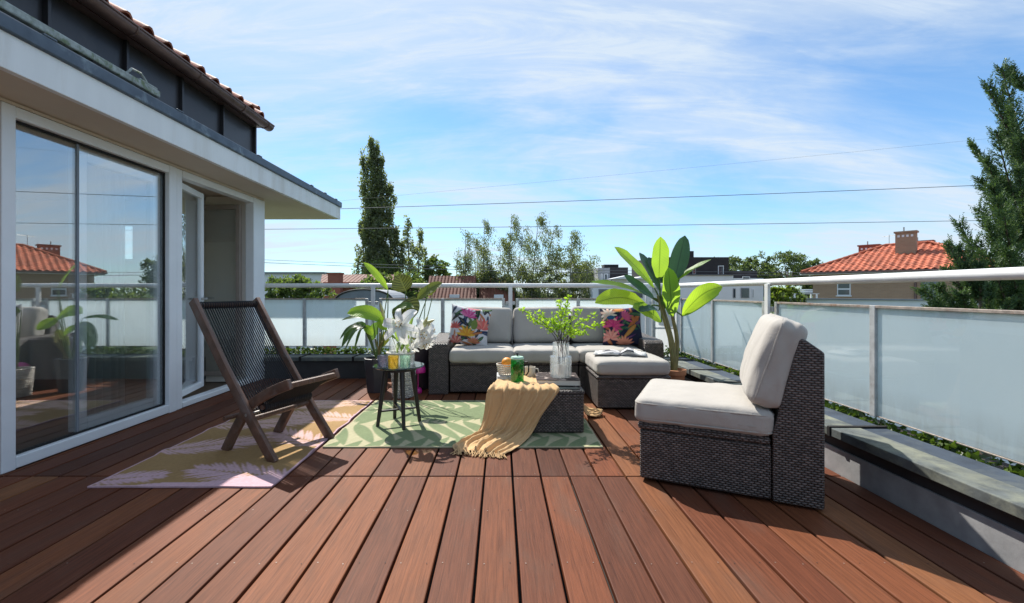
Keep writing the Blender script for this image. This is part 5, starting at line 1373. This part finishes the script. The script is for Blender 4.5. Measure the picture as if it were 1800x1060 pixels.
br2=[(.9,at(1682,440,YD),.8,8),(.7,at(1668,432,YD-.1),.6,6),(.4,at(1650,505,YD-.1),.6,8),(.2,at(1624,512,YD-.2),.3,7),(.1,at(1640,540,YD-.2),.3,7),(.6,at(1720,470,YD-.2),.8,8),(.2,at(1690,520,YD-.4),.8,9),(.0,at(1740,510,YD-.4),.8,9)]
conifer('lower spreading conifer in front of the orange tiled house',(at(1722,513,YD).x,YD,-6.6),at(1712,452,YD).z,[(a,tuple(t),c,d) for a,t,c,d in br2],9,.95)

# ------------------------------------------------------------------ orange tiled house on the right
HA=thing('tiled_house','beige brick house with orange hipped tile roof and brick chimneys','house',(17.8,26.6,0),math.atan2(-.772,.636))
ZE=2.118; Wd=8.17; Dp=8.5; RZ=3.74
def hb(a,b,n,m,par=None,bev=0): return MB().box(a,b).build(n,MT[m],par or HA,bevel=bev)
hb((.45,.45,-6.6),(Wd-.45,Dp-.45,ZE-.10),'wall','brickbeige')
hb((.02,.02,ZE-.12),(Wd-.02,Dp-.02,ZE-.02),'eave_board','whitewall'); 
hb((-.06,-.10,ZE-.08),(Wd+.06,.00,ZE+.01),'gutter','brownmetal',bev=.02)
r0,r1=(Wd/2-1,Dp/2),(Wd/2+1,Dp/2)
mb=MB(); mb.add([(0,0,ZE),(Wd,0,ZE),(Wd,Dp,ZE),(0,Dp,ZE),(r0[0],r0[1],RZ),(r1[0],r1[1],RZ)],[(0,1,5,4),(1,2,5),(2,3,4,5),(3,0,4)])
roof=mb.build('roof',MT['tilefar'],HA)
tw,tl=.295,.36; pit_=math.atan2(RZ-ZE,Dp/2); sl_=math.hypot(RZ-ZE,Dp/2)
tm=tile_mesh(tw,tl*1.12,.055).build('roof_tile',MT['tilefar'],roof,smooth=True); ft=True; side=MB(); proto=tile_mesh(tw,tl*1.12,.055); cnt=0
for j in range(int(sl_/tl)+1):
    s_=j*tl; y=math.cos(pit_)*s_; z=ZE+math.sin(pit_)*s_+.03; xl=(r0[0])*(y/(Dp/2)); xr=Wd-(Wd-r1[0])*(y/(Dp/2))
    for i in range(int(Wd/tw)+1):
        x=tw*(i+.5)
        if x<xl+.02 or x>xr-.02: continue
        loc=(x,y,z+rnd.uniform(-.008,.008)); rot=(pit_,0,rnd.uniform(-.02,.02))
        if ft: tm.location=loc; tm.rotation_euler=rot; ft=False; cnt=1
        elif cnt<299: inst(tm,'roof_tile',roof,loc,rot); cnt+=1
        else: side.add([Matrix.Translation(loc)@Matrix.Rotation(pit_,4,'X')@Vector(p) for p in proto.v],proto.f)
pit2=math.atan2(RZ-ZE,Wd-r1[0]); sl2=math.hypot(RZ-ZE,Wd-r1[0])
for j in range(int(sl2/tl)+1):                                  # the hip on the right, seen edge on
    s_=j*tl; x=Wd-math.cos(pit2)*s_; z=ZE+math.sin(pit2)*s_+.03; f=math.cos(pit2)*s_/(Wd-r1[0])
    for i in range(int(Dp/tw)+1):
        y=tw*(i+.5)
        if y<Dp/2*f or y>Dp-Dp/2*f: continue
        Mx=Matrix.Translation((x,y,z))@Matrix.Rotation(R(90),4,'Z')@Matrix.Rotation(pit2,4,'X'); side.add([Mx@Vector(p) for p in proto.v],proto.f)
tag(side.build('side_tiles',MT['tilefar'],roof,smooth=True),kind='stuff')
def ridge(a,b):
    a,b=Vector(a),Vector(b); n=int((b-a).length/.33); mb=MB()
    for i in range(n): mb.tube([a.lerp(b,i/n),a.lerp(b,(i+1.08)/n)],[.10,.085],7)
    tag(mb.build('ridge_tiles',MT['tilefar'],roof,smooth=True),kind='stuff')
ridge((0,0,ZE+.06),(*r0,RZ+.05)); ridge((Wd,0,ZE+.06),(*r1,RZ+.05)); ridge((*r0,RZ+.05),(*r1,RZ+.05))
def chimney(x,y,wx,wy,z0,z1,mat='brickbeige'):
    c=hb((x-wx/2,y-wy/2,z0),(x+wx/2,y+wy/2,z1),'chimney',mat); 
    hb((x-wx/2-.06,y-wy/2-.06,z1+.002),(x+wx/2+.06,y+wy/2+.06,z1+.09),'chimney_cap',mat,c)
    for k in range(4):
        xx=x+wx*(k-1.5)*.22; hb((xx-.05,y-wy/2-.012,z1-.24),(xx+.05,y-wy/2+.02,z1-.12),'vent','whitewall',c)
    MB().tube([(x-.1,y,z1+.09),(x-.1,y,z1+.34)],.035,8).build('flue',MT['steel'],c); return c
chimney(4.25,2.75,.85,.55,2.9,4.28); chimney(1.7,7.5,1.05,.6,2.0,4.05,'brickred'); chimney(4.0,8.8,1.3,.6,2.0,4.2,'brickred')
def hwin(t,wd,z0,z1):
    f=MB(); f.box((t-wd/2,.425,z0),(t+wd/2,.447,z1)); w_=f.build('window',MT['whitewall'],HA)
    for k in range(2):
        zz=z0+(z1-z0)*k/2; hb((t-wd/2+.05,.410,zz+.04),(t+wd/2-.05,.424,zz+(z1-z0)/2-.04),'pane','winglass',w_)
    hb((t-wd/2-.05,.36,z0-.06),(t+wd/2+.05,.445,z0-.005),'sill','whitewall',w_)
hwin(1.95,.62,.80,1.52); hwin(3.2,.62,-2.2,-1.0); hwin(6.2,.62,-2.2,-1.0)
d_=hb((5.15,.42,.55),(5.85,.447,1.55),'shutter','greyroof')
MB().tube([(4.95,.40,-6),(4.95,.40,1.9)],.05,8).build('downpipe',MT['brownmetal'],HA)
an=thing('tv_antenna','thin television antenna standing behind the tiled roof ridge','antenna',(at(1563,430,29.5).x,29.5,3.4))
MB().tube([(0,0,0),(0,0,1.35)],.018,6).build('mast',MT['steel'],an)
MB().tube([(-.35,0,1.22),(.55,0,1.34)],.012,5).build('boom',MT['steel'],an)
for k in range(6): MB().tube([(-.3+.16*k,-.18,1.225+.022*k),(-.3+.16*k,.18,1.225+.022*k)],.008,5).build('element',MT['steel'],an)
# neighbour terrace wall in front of it
nw=thing('terrace_wall','white rendered terrace wall below the tiled house','wall',(16,22,0))
a,b=at(1391,526,22),at(1800,530,16)
MB().bar((a.x,a.y,(a.z-6.6)/2),(b.x+2,b.y-1,(a.z-6.6)/2),.25,a.z+6.6).build('wall',MT['whitewall'],nw,world=True)
MB().bar((a.x-.1,a.y,a.z+.03),(b.x+2,b.y-1,a.z+.03),.34,.06).build('coping',MT['greyroof'],nw,world=True)
gb=thing('garden_bench','small white slatted bench on the neighbour terrace','bench',tuple(at(1412,526,22.6)))
for k in range(2):
    for s_ in (-.55,.55): MB().box((s_-.03,-.2+.4*k,0),(s_+.03,-.15+.4*k,.26)).build('leg',MT['whitewall'],gb)
for k in range(4): MB().box((-.65,-.22+.12*k,.262),(.65,-.13+.12*k,.285)).build('slat',MT['whitewall'],gb)
for k in range(2): MB().box((-.65,.25,.34+.1*k),(.65,.27,.40+.1*k)).build('slat',MT['whitewall'],gb)

# ------------------------------------------------------------------ modern houses behind the banana plant
def block(par,px0,px1,py_top,Y,depth,mat,name='wall',zb=-6.6,proud=0):
    a,b=at(px0,py_top,Y),at(px1,py_top,Y); return MB().box((a.x,Y,zb),(b.x,Y+depth,a.z)).build(name,MT[mat],par,world=True)
def win(par,px0,px1,py0,py1,Y,frame='greywall'):
    a,b=at(px0,py1,Y),at(px1,py0,Y); t=.06
    f=MB(); f.box((a.x,Y-.03,a.z),(b.x,Y-.002,b.z)); w_=f.build('window',MT[frame],par,world=True)
    n=max(1,round((b.x-a.x)/.8))
    for k in range(n):
        x0_=a.x+t+(b.x-a.x-t)*k/n; x1_=a.x+(b.x-a.x-t)*(k+1)/n
        MB().box((x0_,Y-.045,a.z+t),(x1_,Y-.031,b.z-t)).build('pane',MT['winglass'],w_,world=True)
MH=thing('modern_house','white flat roofed house with dark brick penthouse behind the banana plant','house',(18,42,0))
block(MH,1188,1289,484,40,9,'whitewall'); block(MH,1289.2,1342,489,40.02,9,'whitewall'); block(MH,1150,1281,452,40.6,7,'blackclad','penthouse',2.0); block(MH,1281.5,1331,476,41.2,6,'blackclad','penthouse',1.6)
a=at(1186,484,39.9); b=at(1290,484,39.9); MB().box((a.x,39.85,a.z+.002),(b.x,49,a.z+.10)).build('roof_edge',MT['blackclad'],MH,world=True)
win(MH,1262,1272,467,483,40.6,'whitewall'); win(MH,1217,1223,470,482,40.6); win(MH,1288,1293,507,524,40); win(MH,1302,1317,506,524,40); win(MH,1305,1318,486,491,40,'whitewall'); win(MH,1236,1243,508,522,40); win(MH,1322,1325,508,524,40,'whitewall')
for px in (1150,1172,1185): 
    c=at(px,446,43); MB().tube([(c.x,43,3.9),(c.x,43,c.z+.1)],.05,6).build('flue',MT['steel'],MH,world=True)
c=at(1209,452,43); MB().box((c.x-.3,42.6,4.0),(c.x+.4,43.2,c.z+.55)).build('chimney',MT['blackclad'],MH,world=True)
TH=thing('terraced_house','white and dark terraced house between the birches and the banana plant','house',(12,38,0))
block(TH,1042,1076,497,37.2,8,'whitewall'); block(TH,1076.3,1146,490,38,8,'whitewall'); block(TH,1051,1072,471,40,6,'greywall','upper_storey',1.5); block(TH,1072.4,1104,470,40.03,6,'blackclad','upper_storey',1.5); block(TH,1020,1050.5,478,42,6,'blackclad','upper_storey',1.5)
win(TH,1062,1068,481,493,40,'whitewall'); win(TH,1056,1059,481,493,40,'whitewall'); win(TH,1052,1070,508,524,37.2); win(TH,1088,1094,511,522,38); win(TH,1108,1130,512,524,38)
a=at(1066,465,41); MB().box((a.x-.2,41,2.5),(a.x+1.1,42,a.z)).build('chimney',MT['blackclad'],TH,world=True)
for (p0,p1,y0,y1) in ((1042,1076,497,492),(1076,1110,490,483),(1110,1146,490,484)):
    A0,A1=at(p0,y0,37.0),at(p1,y1,37.0); MB().prism([(A0.x,A0.z+.003),(A1.x-.05,A0.z+.003),(A1.x-.05,A1.z)],37.25,44,'y').build('roof',MT['whitewall'],TH,world=True)
# left: long white block, brick house, tiled roofs
LW=thing('apartment_block','long low white block with dark strip windows at the far left','building',(-24,50,0))
block(LW,440,566,481,50,10,'whitewall'); 
a,b=at(436,481,49.8),at(570,481,49.8); MB().box((a.x,49.7,a.z+.002),(b.x,60.3,a.z+.18)).build('roof_edge',MT['greyroof'],LW,world=True)
for p in (445,472,486,505,520,536): win(LW,p,p+11,489,498,50)
BH=thing('brick_house','orange brick house with tiled roof and dark brick chimney left of the poplar','house',(-11,32,0))
a,b=at(568,496,32),at(640,496,32)
MB().box((a.x,32,-6.6),(b.x,40,a.z)).build('wall',MT['brickorange'],BH,world=True)
e=at(566,497,31.7); t_=at(566,484,35); x1_=at(690,484,33).x
mb=MB(); mb.add([(e.x-.1,31.6,e.z-.3),(x1_,31.6,e.z-.3),(x1_,35,t_.z),(t_.x,35,t_.z),(e.x-.1,38.5,e.z-.3),(x1_,38.5,e.z-.3)],[(0,1,2,3),(3,2,5,4)]); mb.build('roof',MT['rooffar'],BH,world=True,solid=.15)
mb=MB(); mb.add([(a.x,31.999,a.z),(a.x+2.8,31.999,a.z),(a.x+2.8,32.0,a.z+.1),(a.x,34.9,t_.z-.1)],[(0,1,2,3)])
p,q=at(580,522,31.3),at(601,482,31.3); ch=MB().box((p.x,30.9,p.z-4),(q.x,31.55,q.z)).build('chimney',MT['brickred'],BH,world=True); MB().box((p.x-.06,30.84,q.z+.002),(q.x+.06,31.61,q.z+.10)).build('chimney_cap',MT['brickred'],ch,world=True)
win(BH,570,577,508,520,32,'whitewall')
VC=thing('vaulted_canopy','grey vaulted canopy roof in front of the brick chimney house','canopy',(-7.5,24,0))
c=at(640,525,24); pr=[]
for i in range(13):
    an_=math.pi*i/12; pr.append((c.x+1.55*math.cos(an_),c.z-.12+.62*math.sin(an_)))
MB().prism(pr,24,28,'y').build('roof',MT['greyroof'],VC,world=True); MB().box((c.x-1.5,24.1,-6.6),(c.x+1.5,27.9,c.z-.13)).build('wall',MT['whitewall'],VC,world=True)
VP_=[(p[0],p[1]+.02) for p in pr]; MB().tube([(p[0],23.98,p[1]) for p in pr],.05,6).build('edge_trim',MT['black'],VC,world=True)
for (p0,p1,yr,ye,Y,lab) in ((664,745,492,530,37,'tiled roof seen between the tall poplar and the round tree'),(752,838,486,532,36,'red tiled roof seen right of the round tree behind the railing'),(842,905,489,532,38,'red tiled roof glimpsed through the birches behind the sofa')):
    t=thing('tiled_roof_house',lab,'house',tuple(at((p0+p1)/2,ye,Y)),0,'tiled roof houses behind the birches')
    a,b=at(p0,ye,Y),at(p1,ye,Y); c,d=at(p0+2,yr,Y+3.5),at(p1-2,yr,Y+3.5)
    mb=MB(); mb.add([tuple(a),tuple(b),tuple(d),tuple(c),(a.x,Y+7,a.z),(b.x,Y+7,b.z)],[(0,1,2,3),(3,2,5,4)]); mb.build('roof',MT['rooffar'],t,world=True,solid=.12)
    MB().box((a.x+.2,Y+.4,-6.6),(b.x-.2,Y+6.6,a.z+.05)).build('wall',MT['whitewall'],t,world=True)
    k=at(p0+ (p1-p0)*.55,ye-9,Y+.75); w_=MB().box((k.x-.4,Y+.5,k.z-.3),(k.x+.4,Y+1.6,k.z+.25)).build('skylight',MT['whitewall'],t,world=True)
# ------------------------------------------------------------------ overhead cables
def cable(lab,p,q,Y,r_,sag=.12,ext=.35):
    a,b=at(*p,Y),at(*q,Y); d=b-a; a2,b2=a-d*ext,b+d*ext*2.2
    pts=[a2.lerp(b2,i/40)+Vector((0,0,-sag*math.sin(math.pi*i/40))) for i in range(41)]
    tag(MB().tube(pts,r_,6).build('power_line',MT['cable']),lab,'cable','overhead cables')
cable('upper of the two long overhead cables crossing the whole sky',(600,364),(1728,320),16,.010)
cable('lower of the two long overhead cables crossing the sky behind the poplar',(470,400),(1735,382),16,.009)
cable('faint highest cable crossing the sky at the right behind the conifer',(700,342),(1765,238),30,.0045)
cable('upper of the low cables strung behind the birches',(470,453),(1060,468),30,.013,.3)
cable('lower of the low cables strung behind the birches',(470,458),(1060,473),30,.016,.3)
